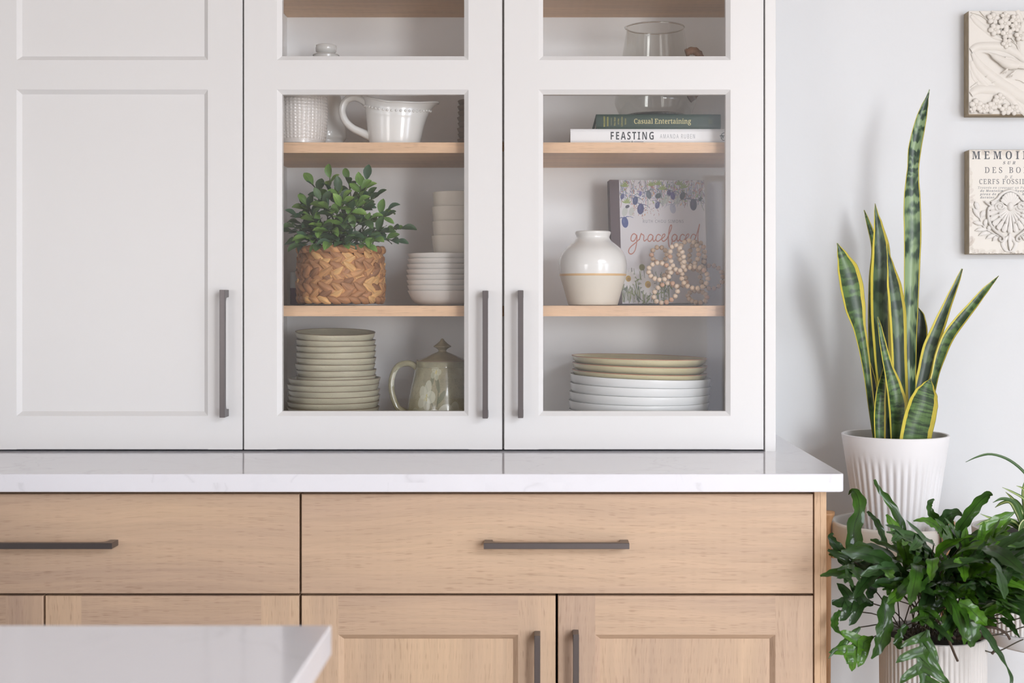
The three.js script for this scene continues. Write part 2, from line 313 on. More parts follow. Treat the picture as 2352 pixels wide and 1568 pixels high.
{
  const cab = thing('glass_cabinet', 'white upper cabinet with two glass doors and oak shelves holding crockery', 'cabinet', [(gx0 + gx1) / 2, uy0, 0]);
  const c = new MB();
  c.box(gx0, gx0 + 0.018, cy0, upperTop, 0.001, carcassZ).box(gx1 - 0.018, gx1, cy0, upperTop, 0.001, carcassZ).box(gx0 + 0.018, gx1 - 0.018, cy0, floorY, 0.001, carcassZ).box(gx0 + 0.018, gx1 - 0.018, upperTop - 0.018, upperTop, 0.001, carcassZ);
  part(cab, 'carcass', c.geo(), M.inner);
  part(cab, 'back_panel', boxGeo(gx0 + 0.018, gx1 - 0.018, floorY, upperTop - 0.018, 0.001, BACK_Z), M.inner);
  const levels = [floorY, ...shelfY, upperTop - 0.018];
  for (let i = 0; i < 4; i++) part(cab, 'partition', boxGeo(gmid - 0.009, gmid + 0.009, levels[i], i < 3 ? levels[i + 1] - shelfT[i] : upperTop - 0.018, BACK_Z, carcassZ), M.inner);
  shelfY.forEach((y, i) => part(cab, 'shelf', boxGeo(gx0 + 0.0185, gx1 - 0.0185, y - shelfT[i], y, BACK_Z, SHELF_Z, 'x', [0.3 * i, 0.13 * i]), M.shelfOak));
  const d1 = paintedDoor(cab, gx0 + 0.0006, PX(1153.3, DU), holesOf(636, 1076), true), d2 = paintedDoor(cab, PX(1157.8, DU), gx1 - 0.0004, holesOf(1237, 1678), true);
  pull(d1, PX(1114.5, 2.41), PY(960, 2.41), ZU); pull(d2, PX(1195.8, 2.41), PY(959, 2.41), ZU);
}
{
  const p = thing('end_panel', 'narrow white upright panel closing the glass cabinet beside the wall', 'panel', [PX(1769, DU), uy0, 0]);
  part(p, 'panel', roundBox(PX(1757, DU), PX(1782, DU), uy0 - 0.0045, upperTop, 0.001, ZU + 0.0005, 0.0015), M.paint);
}

// ------------------------------------------------------------------ oak base cabinets, worktop, island
const CT = 0.914, CB = PY(1130, 2.12);
const by = { d1: PY(1134.5, DB), d0: PY(1363, DB), o1: PY(1368, DB), o0: 0.115 };
const R = rng(7);
const off = () => [R() * 1.4, R() * 0.7];
function oakDoor(cab, x0, x1, hx0, hx1, m) {
  const hole = { x0: hx0, x1: hx1, y0: by.o0 + 0.064, y1: PY(1457, DB) };
  const f = framePieces({ x0, x1, y0: by.o0, y1: by.o1, zf: ZB, t: 0.021, holes: [hole], b: 0.0086, d: 0.0075 });
  const door = new THREE.Group(); door.name = 'door'; cab.add(door);
  part(door, 'stile', f.left.geo('y', off()), m[0]); part(door, 'stile', f.right.geo('y', off()), m[1]);
  for (const r of f.rails) part(door, 'rail', r.geo('x', off()), m[2]);
  part(door, 'panel', boxGeo(hole.x0 + 0.005, hole.x1 - 0.005, hole.y0 + 0.005, hole.y1 - 0.005, ZB - 0.018, ZB - 0.0074, 'y', off()), m[3]);
  return door;
}
const bevelFront = (x0, x1, y0, y1, o) => { const c = 0.0012, zf = ZB, zb = ZB - 0.021, g = new MB(); g.box(x0, x1, y0, y1, zb, zf - c); const q = [[x0, y0], [x1, y0], [x1, y1], [x0, y1]], s = [[x0 + c, y0 + c], [x1 - c, y0 + c], [x1 - c, y1 - c], [x0 + c, y1 - c]]; for (let i = 0; i < 4; i++) { const j = (i + 1) % 4; g.quad([...q[i], zf - c], [...q[j], zf - c], [...s[j], zf], [...s[i], zf]); } g.quad([...s[0], zf], [...s[1], zf], [...s[2], zf], [...s[3], zf]); return g.geo('x', o); };
function baseCabinet(label, l, r, mid, pullLeft, o, lowerPulls) {
  const xl = PX(l, DB), xr = PX(r, DB), cab = thing('base_cabinet', label, 'cabinet', [(xl + xr) / 2, 0, 0]);
  const a = xl - 0.0008, b = xr + 0.0008, zc = ZB - 0.0235;
  part(cab, 'carcass', new MB().box(a, a + 0.018, 0.1, CB - 0.0006, 0.001, zc).box(b - 0.018, b, 0.1, CB - 0.0006, 0.001, zc).box(a + 0.018, b - 0.018, 0.1, 0.118, 0.001, zc).box(a + 0.018, b - 0.018, CB - 0.02, CB - 0.0006, 0.001, zc).box(a + 0.018, b - 0.018, 0.118, CB - 0.02, 0.001, 0.01).geo('x'), M.oak);
  part(cab, 'toe_kick', boxGeo(a, b, 0.0005, 0.1, 0.02, ZB - 0.08), M.dark);
  const dr = part(cab, 'drawer', bevelFront(xl, xr, by.d0, by.d1, o), M.oak);
  pull(dr, pullLeft, PY(1253.5, 2.115), ZB, true);
  return cab;
}
{
  const cab = baseCabinet('oak base cabinet with one complete drawer above two panelled doors', 692, 1867.5, 1279, PX(1112, 2.115), [0.11, 0.23]);
  const a = oakDoor(cab, PX(692, DB), PX(1276, DB), PX(777, DB), PX(1190, DB), [M.oakPale, M.oakPale, M.oak, M.oakPale]);
  const b = oakDoor(cab, PX(1281.5, DB), PX(1867.5, DB), PX(1367, DB), PX(1781, DB), [M.oak, M.oak, M.oak, M.oakPale]);
  pull(a, PX(1234, 2.115), PY(1460, 2.115) - PULL, ZB); pull(b, PX(1323, 2.115), PY(1457, 2.115) - PULL, ZB);
}
{
  const cab = baseCabinet('oak base cabinet behind the island, its drawer cut by the picture edge', -492, 687, 98, PX(257, 2.115) - PULL, [0.62, 0.5]);
  const a = oakDoor(cab, PX(-492, DB), PX(98.5, DB), PX(-406, DB), PX(13, DB), [M.oak, M.oak, M.oak, M.oakPale]);
  const b = oakDoor(cab, PX(103.5, DB), PX(686.5, DB), PX(187, DB), PX(600, DB), [M.oak, M.oakPale, M.oak, M.oakPale]);
  pull(a, PX(55, 2.115), PY(1458, 2.115) - PULL, ZB); pull(b, PX(143, 2.115), PY(1458, 2.115) - PULL, ZB);
}
{
  const x0 = PX(1871, DB), x1 = PX(1898, DB), p = thing('end_panel', 'slim oak end panel of the base units, next to the fern', 'panel', [(x0 + x1) / 2, 0, 0]);
  part(p, 'veneered_board', boxGeo(x0, (x0 + x1) / 2 - 0.0001, 0.0005, CB - 0.0006, 0.001, ZB - 0.0005, 'y', [0.2, 0.1]), M.oakWarm);
  part(p, 'veneered_board', boxGeo((x0 + x1) / 2 + 0.0001, x1, 0.0005, CB - 0.0006, 0.001, ZB, 'y', [0.5, 0.4]), M.oakWarm);
}
function slabGeo(x0, x1, z0, z1, y0, y1, corner, soft) {      // a slab with rounded plan corners on the right and eased edges
  const s = new THREE.Shape(); s.moveTo(x0, -z0); s.lineTo(x0, -z1); s.lineTo(x1 - corner, -z1); s.absarc(x1 - corner, -z1 + corner, corner, -Math.PI / 2, 0); s.lineTo(x1, -z0); s.closePath();
  const g = new THREE.ExtrudeGeometry(s, { depth: y1 - y0 - 2 * soft, bevelEnabled: true, bevelSize: soft, bevelThickness: soft, bevelOffset: -soft, bevelSegments: 2, curveSegments: 10 });
  g.rotateX(-Math.PI / 2); g.translate(0, y0 + soft, 0); return boxUV(g, 'x', [0.1, 0.2]);
}
{
  const c = thing('countertop', 'long white quartz worktop between the white and the oak cabinets', 'countertop', [0, CB, 0]);
  part(c, 'slab', slabGeo(PX(-520, 2.12), PX(1940, 2.12), 0.001, CAM.z - 2.12, CB, CT, 0.011, 0.0018), M.quartz);
}
{
  const z0 = CAM.z - 1.13, xr = PX(761, 1.13), isl = thing('kitchen_island', 'glossy white island top blurred in front of the oak cabinets', 'island', [-1, 0, 2.1]);
  const g = slabGeo(-2.3, xr, 0, 0.95, CT - 0.026, CT, 0.002, 0.0012); g.translate(0, 0, z0);
  part(isl, 'slab', g, M.quartz);
  part(isl, 'cabinet_body', boxGeo(-2.25, xr - 0.03, 0.1, CT - 0.0265, z0 + 0.03, z0 + 0.92), M.paint);
  part(isl, 'plinth', boxGeo(-2.2, xr - 0.09, 0.0005, 0.1, z0 + 0.09, z0 + 0.86), M.dark);
}
// ------------------------------------------------------------------ crockery
const ORD = ['topmost', 'second', 'third', 'fourth', 'fifth', 'sixth', 'seventh', 'eighth', 'ninth', 'tenth'];
// stack of alike vessels: proto is built by make(group) at the origin; spots listed from the bottom up
function stack(name, category, group, make, spots, label) {
  const n = spots.length; let proto;
  spots.forEach(([x, y, z, tiltZ = 0, tiltX = 0], i) => {
    const l = label(n - 1 - i); let o;
    if (!proto) { o = proto = thing(name, l, category, [x, y, z], group); make(o); } else o = copyOf(proto, name, [x, y, z], l);
    o.rotation.set(tiltX, i * 1.3, tiltZ, 'ZXY');
  });
}
const vessel = (prof, seg = 72) => lathe(prof, seg);
const J = rng(31);
{ // small celadon bowls in the large ones
  const xs = PX(771, 2.58), xl = PX(765, 2.575), z = 0.192, zl = 0.182;
  const small = (o) => {
    local(o, 'bowl_body', vessel([[0, 0.001], [0.036, 0.0008], [0.037, 0.0], [0.040, 0.0], [0.041, 0.003], [0.056, 0.007], [0.070, 0.0155], [0.0765, 0.026], [0.0785, 0.034], [0.0775, 0.0346], [0.075, 0.0268], [0.068, 0.017], [0.054, 0.0092], [0.03, 0.0045], [0, 0.004]]), M.celadon);
    const r = new THREE.TorusGeometry(0.078, 0.0008, 6, 72); r.rotateX(Math.PI / 2); r.translate(0, 0.0344, 0); local(o, 'rim', r, M.celadonRim);
  };
  const large = (o) => {
    local(o, 'bowl_body', vessel([[0, 0.001], [0.046, 0.0008], [0.047, 0.0], [0.050, 0.0], [0.051, 0.003], [0.066, 0.007], [0.081, 0.016], [0.0875, 0.027], [0.0905, 0.036], [0.0893, 0.0366], [0.086, 0.0278], [0.079, 0.0175], [0.064, 0.0092], [0.035, 0.0045], [0, 0.004]]), M.celadon);
    const r = new THREE.TorusGeometry(0.09, 0.0008, 6, 72); r.rotateX(Math.PI / 2); r.translate(0, 0.0363, 0); local(o, 'rim', r, M.celadonRim);
  };
  const ls = [], ss = [];
  for (let i = 0; i < 7; i++) ls.push([xl + (J() - 0.5) * 0.003, floorY + 0.0006 + i * 0.0114, zl + (J() - 0.5) * 0.002, (J() - 0.5) * 0.012 - (i === 6 ? 0.004 : 0), 0.0]);
  const top = floorY + 6 * 0.0114 + 0.0075;
  for (let i = 0; i < 8; i++) ss.push([xs + (J() - 0.5) * 0.003, top + i * 0.0118 + (i === 7 ? 0.0035 : 0), z - 0.004 + (J() - 0.5) * 0.002, (J() - 0.5) * 0.016 - (i > 5 ? 0.014 : 0), i === 7 ? 0.065 : i === 6 ? 0.012 : 0]);
  stack('celadon_bowl', 'bowl', 'wide celadon bowls under the small ones', large, ls, (k) => k ? `wide grey-green bowl, ${ORD[k]} from top of the lower stack beside teapot` : 'wide grey-green bowl carrying the small bowls, topmost of its stack');
  stack('celadon_bowl', 'bowl', 'small celadon bowls', small, ss, (k) => k ? `small grey-green bowl, ${ORD[k]} from top of the upper stack beside teapot` : 'open topmost small grey-green bowl, its inside showing, beside teapot');
}
{ // teapot
  const D = 2.585, cx = PX(1016, D), z = CAM.z - D, y = floorY + 0.0006, s = D / FOCAL;
  const t = thing('teapot', 'grey-green glazed teapot with white flower, pointed lid and looped handle', 'teapot', [cx, y, z]);
  const tex = canvasTex(1024, 512, (c, w, h) => {
    const im = c.createImageData(w, h);
    for (let j = 0; j < h; j++) for (let i = 0; i < w; i++) { const n = fbm(i / 40, j / 40, 5, 4) - 0.5, sp = hash(i >> 1, j >> 1, 3) > 0.94 ? -0.16 : 0, k = 1 + n * 0.25 + sp, q = (j * w + i) * 4; im.data[q] = 150 * k; im.data[q + 1] = 145 * k; im.data[q + 2] = 118 * k; im.data[q + 3] = 255; }
    c.putImageData(im, 0, 0);
    const petal = (x, y, r, a) => { c.save(); c.translate(x, y); c.rotate(a); c.beginPath(); c.ellipse(0, -r * 0.62, r * 0.48, r * 0.62, 0, 0, 7); c.fill(); c.restore(); };
    const flower = (x, y, r, n, col, mid) => { c.fillStyle = col; for (let i = 0; i < n; i++) petal(x, y, r * (0.85 + 0.25 * hash(i, n, 3)), i / n * 6.283 + 0.3); c.fillStyle = mid; for (let i = 0; i < 14; i++) { c.beginPath(); c.arc(x + (hash(i, 1, 8) - 0.5) * r * 0.5, y + (hash(i, 2, 8) - 0.5) * r * 0.5, 2.2, 0, 7); c.fill(); } };
    c.strokeStyle = 'rgba(84,90,66,.75)'; c.lineWidth = 4; c.beginPath(); c.moveTo(500, 400); c.quadraticCurveTo(470, 330, 430, 290); c.moveTo(500, 360); c.quadraticCurveTo(515, 280, 480, 230); c.stroke();
    c.fillStyle = 'rgba(96,104,80,.6)'; for (const [x, yy, a] of [[455, 330, 0.6], [500, 290, -0.4], [520, 330, 0.8], [470, 270, 0.2]]) { c.save(); c.translate(x, yy); c.rotate(a); c.beginPath(); c.ellipse(0, 0, 10, 28, 0, 0, 7); c.fill(); c.restore(); }
    flower(520, 445, 78, 7, 'rgba(205,203,186,.9)', 'rgba(178,84,48,.95)'); flower(440, 330, 40, 5, 'rgba(196,196,176,.75)', 'rgba(190,180,120,.8)'); flower(575, 400, 46, 6, 'rgba(196,196,176,.6)', 'rgba(190,160,110,.8)'); flower(486, 250, 26, 5, 'rgba(190,190,168,.6)', 'rgba(190,180,120,.8)');
    c.globalAlpha = 0.5; flower(410, 420, 50, 6, 'rgba(190,192,172,.7)', 'rgba(190,160,110,.8)'); c.globalAlpha = 1;
  });
  const mat = phys({ map: tex, roughness: 0.2, clearcoat: 0.6, clearcoatRoughness: 0.06 });
  const H = PY(828, D) - y, prof = [[0.050, 0], [0.061, 0.004], [0.0665, 0.018], [0.0685, 0.036], [0.067, 0.056], [0.0632, 0.080], [0.0573, 0.105], [0.0525, 0.125], [0.0505, H - 0.012], [0.0515, H - 0.003], [0.0525, H], [0.0505, H + 0.0008], [0.049, H - 0.004], [0.048, H - 0.02]];
  const g = lathe(prof, 80, 60); g.rotateY(Math.PI); local(t, 'body', g, mat);
  const rim = new THREE.TorusGeometry(0.0516, 0.0012, 8, 72); rim.rotateX(Math.PI / 2); rim.translate(0, H + 0.0004, 0); local(t, 'rim', rim, M.celadonRim);
  const lidTop = PY(777, D) - y, L = lidTop - H;
  local(t, 'lid', lathe([[0.0485, H - 0.003], [0.0485, H + 0.001], [0.043, H + 0.0035], [0.030, H + 0.009], [0.017, H + 0.0145], [0.0085, H + 0.018], [0.0085, H + 0.0215], [0.013, H + 0.025], [0.0175, H + 0.0275], [0.0165, H + 0.0295], [0.0105, H + 0.034], [0.0055, H + 0.0385], [0.0025, H + L - 0.0012], [0.0001, H + L]], 56, 60), M.celadonLid ?? (M.celadonLid = phys({ map: speckTex([146, 134, 104], 0.16, 23, 0.12), roughness: 0.22, clearcoat: 0.5, clearcoatRoughness: 0.08 })));
  const hp = [[972, 880], [966, 862], [955, 842], [938, 834], [915, 840], [902, 862], [899, 890], [905, 918], [914, 936], [930, 946], [950, 954]].map(([a, b]) => P(a, b, D).sub(V(cx, y, z)));
  local(t, 'handle', tube(hp, 0.0068, 48, 10, (u) => 1.05 - 0.35 * Math.sin(u * Math.PI) * 0.5 + (u < 0.08 ? 0.25 : 0)), mat);
  const sp = [V(0.062, 0.05, 0.02), V(0.076, 0.068, 0.028), V(0.083, 0.092, 0.032), V(0.088, 0.108, 0.036)];
  local(t, 'spout', tube(sp, 0.010, 20, 12, (u) => 1.3 - 0.65 * u), mat);
}
{ // white plates and bowls at the lower right
  const D = 2.61, cx = PX(1468, D), z = CAM.z - D + 0.002;
  const low = (o) => local(o, 'bowl_body', vessel([[0, 0.002], [0.070, 0.0015], [0.072, 0], [0.076, 0], [0.078, 0.002], [0.1, 0.005], [0.128, 0.014], [0.1385, 0.028], [0.1405, 0.041], [0.1395, 0.0422], [0.136, 0.029], [0.125, 0.0165], [0.098, 0.0078], [0.05, 0.0048], [0, 0.0045]], 96), M.whitePlate);
  const ws = []; for (let i = 0; i < 5; i++) ws.push([cx + (J() - 0.5) * 0.0024, floorY + 0.0006 + i * 0.0165, z, -0.004 - 0.0075 * i, 0]);
  stack('white_bowl', 'bowl', 'wide white bowls under the beige plates', low, ws, (k) => k ? `broad white bowl, ${ORD[k]} from top in the stack carrying beige plates` : 'broad white bowl directly beneath the beige plates, topmost of the white ones');
  const plate = (o) => {
    local(o, 'plate_body', vessel([[0, 0.0015], [0.06, 0.001], [0.062, 0], [0.066, 0], [0.068, 0.002], [0.1, 0.004], [0.122, 0.0085], [0.1315, 0.0155], [0.1345, 0.0235], [0.1334, 0.0242], [0.129, 0.0165], [0.119, 0.0105], [0.09, 0.0065], [0, 0.004]], 96), M.beigePlate);
    const r = new THREE.TorusGeometry(0.134, 0.0009, 6, 96); r.rotateX(Math.PI / 2); r.translate(0, 0.0239, 0); local(o, 'rim', r, M.redRim);
  };
  const ps = [], py = floorY + 4 * 0.0165 + 0.027; for (let i = 0; i < 3; i++) ps.push([cx - 0.001 + (J() - 0.5) * 0.003, py + i * 0.0145, z, -0.034 + 0.005 * i, 0.0]);
  stack('beige_plate', 'plate', 'beige plates with brown rims', plate, ps, (k) => ['topmost beige plate with thin brown rim on the white bowls', 'middle beige plate with brown rim on the white bowls', 'lowest beige plate with brown rim, resting on the white bowls'][k]);
}
{ // shallow white bowls and tall beakers behind the basket
  const D = 2.6, z = CAM.z - D, cx = PX(1024, D), y = shelfY[0] + 0.0006;
  const bowl = (o) => local(o, 'bowl_body', vessel([[0, 0.002], [0.05, 0.0015], [0.054, 0.001], [0.064, 0.006], [0.069, 0.012], [0.0735, 0.0205], [0.0772, 0.0285], [0.0764, 0.0293], [0.0722, 0.021], [0.0677, 0.0125], [0.062, 0.0075], [0, 0.005]]), M.whiteBowl);
  const bs = []; for (let i = 0; i < 8; i++) bs.push([cx + [0.0015, 0.0005, -0.0005, -0.0015, -0.001, 0.0, 0.001, 0.0015][i], y + i * 0.01045, z, (J() - 0.5) * 0.006, 0]);
  stack('shallow_bowl', 'bowl', 'shallow white bowls beside the basket', bowl, bs, (k) => k ? `shallow off-white bowl, ${ORD[k]} from top of the stack beside the basket` : 'topmost shallow off-white bowl, the beakers standing in it');
  const cup = (o) => local(o, 'beaker_body', vessel([[0, 0.002], [0.038, 0.0015], [0.043, 0.003], [0.0475, 0.016], [0.0505, 0.035], [0.0525, 0.055], [0.0515, 0.0555], [0.049, 0.036], [0.045, 0.017], [0.04, 0.006], [0, 0.005]]), M.linenBowl);
  const cs = []; for (let i = 0; i < 4; i++) cs.push([PX(1053, D) + (J() - 0.5) * 0.003, y + 7 * 0.01045 + 0.0095 + i * 0.0285, z, (J() - 0.5) * 0.015, 0]);
  stack('beaker', 'cup', 'stacked linen-coloured beakers', cup, cs, (k) => k ? `linen-coloured beaker, ${ORD[k]} from top of the stack on white bowls` : 'linen-coloured beaker topping the stack on the white bowls');
}
{ // dark ridged dishes, mostly hidden by the door frame
  const D = 2.66, z = CAM.z - D, cx = PX(1096, D), y = shelfY[1] + 0.0006;
  const dish = (o) => local(o, 'dish_body', vessel([[0, 0.001], [0.03, 0], [0.034, 0.003], [0.038, 0.009], [0.0405, 0.0145], [0.0395, 0.015], [0.036, 0.01], [0.031, 0.0045], [0, 0.003]], 40), M.brownDish);
  const ds = []; for (let i = 0; i < 9; i++) ds.push([cx + (J() - 0.5) * 0.002, y + i * 0.0112, z]);
  stack('brown_dish', 'dish', 'dark dishes half hidden by the door frame', dish, ds, (k) => k ? `dark brown dish, ${ORD[k]} from top of the stack behind the sauce boat` : 'topmost dark brown dish of the stack behind the sauce boat');
}
{ // canister with a hobnail surface
  const D = 2.545, z = CAM.z - D, cx = PX(688, D), y = shelfY[1] + 0.0006, r0 = 63 * D / FOCAL, h = 0.128, prof = (t) => r0 * (0.86 + 0.14 * Math.pow(Math.sin(Math.PI * (0.08 + 0.84 * t)), 0.8));
  const nu = 352, nv = 189, pos = [], idx = [], uv = [], rows = 21, cols = 44;
  for (let j = 0; j <= nv; j++) for (let i = 0; i <= nu; i++) {
    const t = j / nv, a = i / nu * Math.PI * 2, bx = Math.cos(a * cols) * 0.5 + 0.5, byy = Math.cos(t * rows * Math.PI * 2) * 0.5 + 0.5, k = t < 0.06 || t > 0.95 ? 0 : 1, r = prof(t) + 0.0011 * k * Math.pow(bx * byy, 0.6);
    pos.push(r * Math.sin(a), t * h, r * Math.cos(a)); uv.push(i / nu, t);
  }
  for (let j = 0; j < nv; j++) for (let i = 0; i < nu; i++) { const a = j * (nu + 1) + i; idx.push(a, a + 1, a + nu + 1, a + 1, a + nu + 2, a + nu + 1); }
  const g = new THREE.BufferGeometry(); g.setAttribute('position', new THREE.Float32BufferAttribute(pos, 3)); g.setAttribute('uv', new THREE.Float32BufferAttribute(uv, 2)); g.setIndex(idx); g.computeVertexNormals();
  const t = thing('canister', 'white ceramic canister covered in small raised dots', 'canister', [cx, y, z]);
  local(t, 'body', g, phys({ color: rgb(0.66, 0.62, 0.58), roughness: 0.22, clearcoat: 0.5, clearcoatRoughness: 0.06 }));
  local(t, 'lid', lathe([[prof(1) - 0.001, h], [prof(1) + 0.001, h + 0.003], [prof(1) - 0.004, h + 0.007], [0.02, h + 0.011], [0.0, h + 0.012]], 56), M.whiteGlaze);
  local(t, 'bottom', lathe([[0, 0], [prof(0) + 0.0004, 0.0002], [prof(0) + 0.0002, 0.004]], 56), M.whiteGlaze);
}
{ // tall stoppered bottle behind
  const D = 2.655, z = CAM.z - D, cx = PX(749, D), y = shelfY[1] + 0.0006, s = D / FOCAL, H = (q) => PY(q, D) - y;
  const t = thing('stoppered_bottle', 'tall white ceramic bottle with round stopper behind the dotted canister', 'bottle', [cx, y, z]);
  local(t, 'body', lathe([[0, 0.0005], [52 * s, 0.0], [52 * s, 0.004], [46 * s, 0.012], [41 * s, 0.021], [46 * s, 0.03], [45 * s, 0.05], [40 * s, 0.085], [33 * s, 0.12], [29 * s, H(134)], [30 * s, H(128)], [26 * s, H(124.5)], [10 * s, H(124)]], 64, 70), M.whiteGlaze);
  local(t, 'stopper', lathe([[15 * s, H(125)], [17 * s, H(122.5)], [23.5 * s, H(119)], [24.5 * s, H(112)], [23.5 * s, H(105)], [20 * s, H(103.5)], [0, H(103)]], 48), M.whiteGlaze);
}
{ // sauce boat with a beaded rim
  const D = 2.555, z = CAM.z - D, s = D / FOCAL, cx = PX(908, D), y = shelfY[1] + 0.0006;
  const t = thing('sauce_boat', 'white glazed sauce boat with beaded rim, looped handle and spout', 'sauce boat', [cx, y, z]);
  const H = (q) => PY(q, D) - y, top = (a) => { const c = Math.cos(a); return H(c > 0 ? lerp(243, 236, Math.pow(c, 6)) : lerp(243, 222, Math.pow(-c, 1.6))); };
  const rad = (a, v) => { const c = Math.cos(a), b = lerp(57, 73, Math.pow(v, 0.85)) * s, sp = c > 0 ? Math.pow(c, 9) * Math.pow(v, 4) * 22 * s : 0; return b + sp; };
  const nu = 96, nv = 28, grid = (inset, flip) => {
    const pos = [], idx = [], uv = [];
    for (let j = 0; j <= nv; j++) for (let i = 0; i <= nu; i++) {
      const v = j / nv, a = i / nu * Math.PI * 2, r = rad(a, v) - inset, flare = v > 0.9 ? (v - 0.9) * 18 * s * 2 : 0, bead = Math.exp(-Math.pow((v - 0.7) / 0.02, 2)) * 1.2 * s * (inset ? 0 : 1), yy = Math.max(inset, v * top(a));
      pos.push(Math.cos(a) * (r + flare + bead) + (v - 0.5) * 3 * s, yy, Math.sin(a) * (r + flare + bead) * 0.8); uv.push(i / nu, v);
    }
    for (let j = 0; j < nv; j++) for (let i = 0; i < nu; i++) { const p = j * (nu + 1) + i; const q = [p, p + nu + 1, p + 1, p + 1, p + nu + 1, p + nu + 2]; idx.push(...(flip ? q.reverse() : q)); }
    const g = new THREE.BufferGeometry(); g.setAttribute('position', new THREE.Float32BufferAttribute(pos, 3)); g.setAttribute('uv', new THREE.Float32BufferAttribute(uv, 2)); g.setIndex(idx); g.computeVertexNormals(); return g;
  };
  const base = new THREE.CircleGeometry(57 * s, 48); base.rotateX(-Math.PI / 2); base.scale(1, 1, 0.8); base.translate(-1.5 * s, 0.003, 0);
  const lip = []; for (let i = 0; i <= 64; i++) { const a = i / 64 * Math.PI * 2, r = rad(a, 1) + 3.0 * s; lip.push(V(Math.cos(a) * r + 1.5 * s, top(a), Math.sin(a) * r * 0.8)); }
  local(t, 'body', merge([grid(0, false), grid(0.0035, true), base, tube(lip, 0.0022, 96, 8)]), M.whiteGlaze);
  const beads = [], b0 = new THREE.SphereGeometry(2.9 * s, 10, 8);
  for (let i = 0; i < 44; i++) { const a = i / 44 * Math.PI * 2 + 0.03, v = 0.8, r = rad(a, v) + 1.2 * s; const g = b0.clone(); g.translate(Math.cos(a) * r + 0.9 * s, v * top(a), Math.sin(a) * r * 0.8); beads.push(g); }
  local(t, 'beading', merge(beads), M.whiteGlaze);
  const hp = [[846, 238], [832, 228], [812, 223], [794, 232], [786, 254], [793, 277], [810, 294], [832, 305], [851, 314], [860, 322]].map(([a, b]) => P(a, b, D).sub(V(cx, y, z)));
  const hg = tube(hp, 0.0082, 56, 12, (u) => 1.15 - 0.3 * Math.sin(u * Math.PI)); hg.scale(1, 1, 1.35); local(t, 'handle', hg, M.whiteGlaze);
}
{ // two-tone jar
  const D = 2.575, z = CAM.z - D, s = D / FOCAL, cx = PX(1362, D), y = shelfY[0] + 0.0006, H = (q) => (698.5 - q) * s;
  const t = thing('ceramic_jar', 'squat cream jar, glossy glaze above and bare clay below an amber line', 'jar', [cx, y, z]);
  local(t, 'unglazed_base', lathe([[0, 0.0004], [55 * s, 0], [57 * s, 0.002], [60 * s, H(686)], [67 * s, H(660)], [73.5 * s, H(640)], [75.8 * s, H(631)]], 80), M.creamMatte, 'bare matte clay lower half');
  local(t, 'glaze_line', lathe([[75.8 * s, H(631.5)], [76.6 * s, H(630)], [76.9 * s, H(627.5)], [76.6 * s, H(626.5)]], 80), std({ color: rgb(0.66, 0.44, 0.22), roughness: 0.4 }), 'thin amber glaze line');
  local(t, 'glazed_body', lathe([[76.4 * s, H(628)], [77.8 * s, H(615)], [78 * s, H(603)], [74.5 * s, H(586)], [66 * s, H(571)], [53 * s, H(559)], [43 * s, H(551)], [38.5 * s, H(545)], [38 * s, H(541)], [39.5 * s, H(537)], [41 * s, H(533)], [40.5 * s, H(530)], [38 * s, H(528.5)], [34 * s, H(529)], [33 * s, H(536)], [34 * s, H(548)], [50 * s, H(562)], [70 * s, H(586)]], 80, 90), M.whiteGlaze, 'glossy white glaze');
}
{ // glass jug
  const D = 2.565, z = CAM.z - D, s = D / FOCAL, cx = PX(1505, D), y = shelfY[1] + 0.0562, H = (q) => PY(q, D) - y, y0 = 0;
  const t = thing('glass_jug', 'clear glass jug with a brown bound handle standing on the books', 'jug', [cx, y, z]);
  const prof = [[0, 0.0012], [60 * s, 0.0008], [78 * s, 0.003], [90 * s, H(247)], [93 * s, H(236)], [91.5 * s, H(222)], [87 * s, H(195)], [81.5 * s, H(165)], [76 * s, H(132)], [71 * s, H(100)], [66.5 * s, H(72)], [66 * s, H(64)]];
  local(t, 'body', lathe(prof, 80, 70), M.jugGlass);
  const rim = []; for (let i = 0; i <= 48; i++) { const a = i / 48 * Math.PI * 2, lipOut = Math.exp(-Math.pow((a - Math.PI) / 0.35, 2)) * 3.5 * s; rim.push(V(Math.cos(a) * (66 * s + lipOut), H(64) + lipOut * 0.2, Math.sin(a) * 66 * s)); }
  local(t, 'rim', tube(rim, 0.0014, 96, 8), M.solidGlass);
  local(t, 'foot', lathe([[0, 0.0005], [76 * s, 0], [80 * s, 0.003], [70 * s, 0.006], [0, 0.0045]], 64), M.solidGlass);
  const hp = [[1575, 122], [1592, 116], [1606, 126], [1612, 150], [1612, 178], [1604, 204], [1592, 222], [1583, 228]].map(([a, b]) => P(a, b, D).sub(V(cx, y, z)));
  local(t, 'handle', tube(hp, 0.0075, 40, 10, (u) => 1 + 0.12 * Math.sin(u * 90)), std({ color: rgb(0.20, 0.10, 0.055), roughness: 0.6 }), 'brown bound handle');
}
{ // small purple and white box behind the basket
  const D = 2.68, z = CAM.z - D, y = shelfY[0] + 0.0006, x0 = PX(667, D), x1 = PX(700, D);
  const t = thing('candle_tin', 'small tin, plum below and pale above, tucked behind the basket', 'tin', [(x0 + x1) / 2, y, z]), r = (x1 - x0) / 2;
  local(t, 'tin_body', lathe([[0, 0], [r, 0.0005], [r + 0.0004, 0.002], [r + 0.0004, 0.034], [r, 0.035]], 40), std({ color: rgb(0.075, 0.02, 0.045), roughness: 0.5 }), 'plum lower half');
  local(t, 'lid', lathe([[r, 0.035], [r, 0.066], [r - 0.001, 0.068], [0, 0.0685]], 40), std({ color: rgb(0.45, 0.45, 0.43), roughness: 0.45 }), 'pale upper half');
}

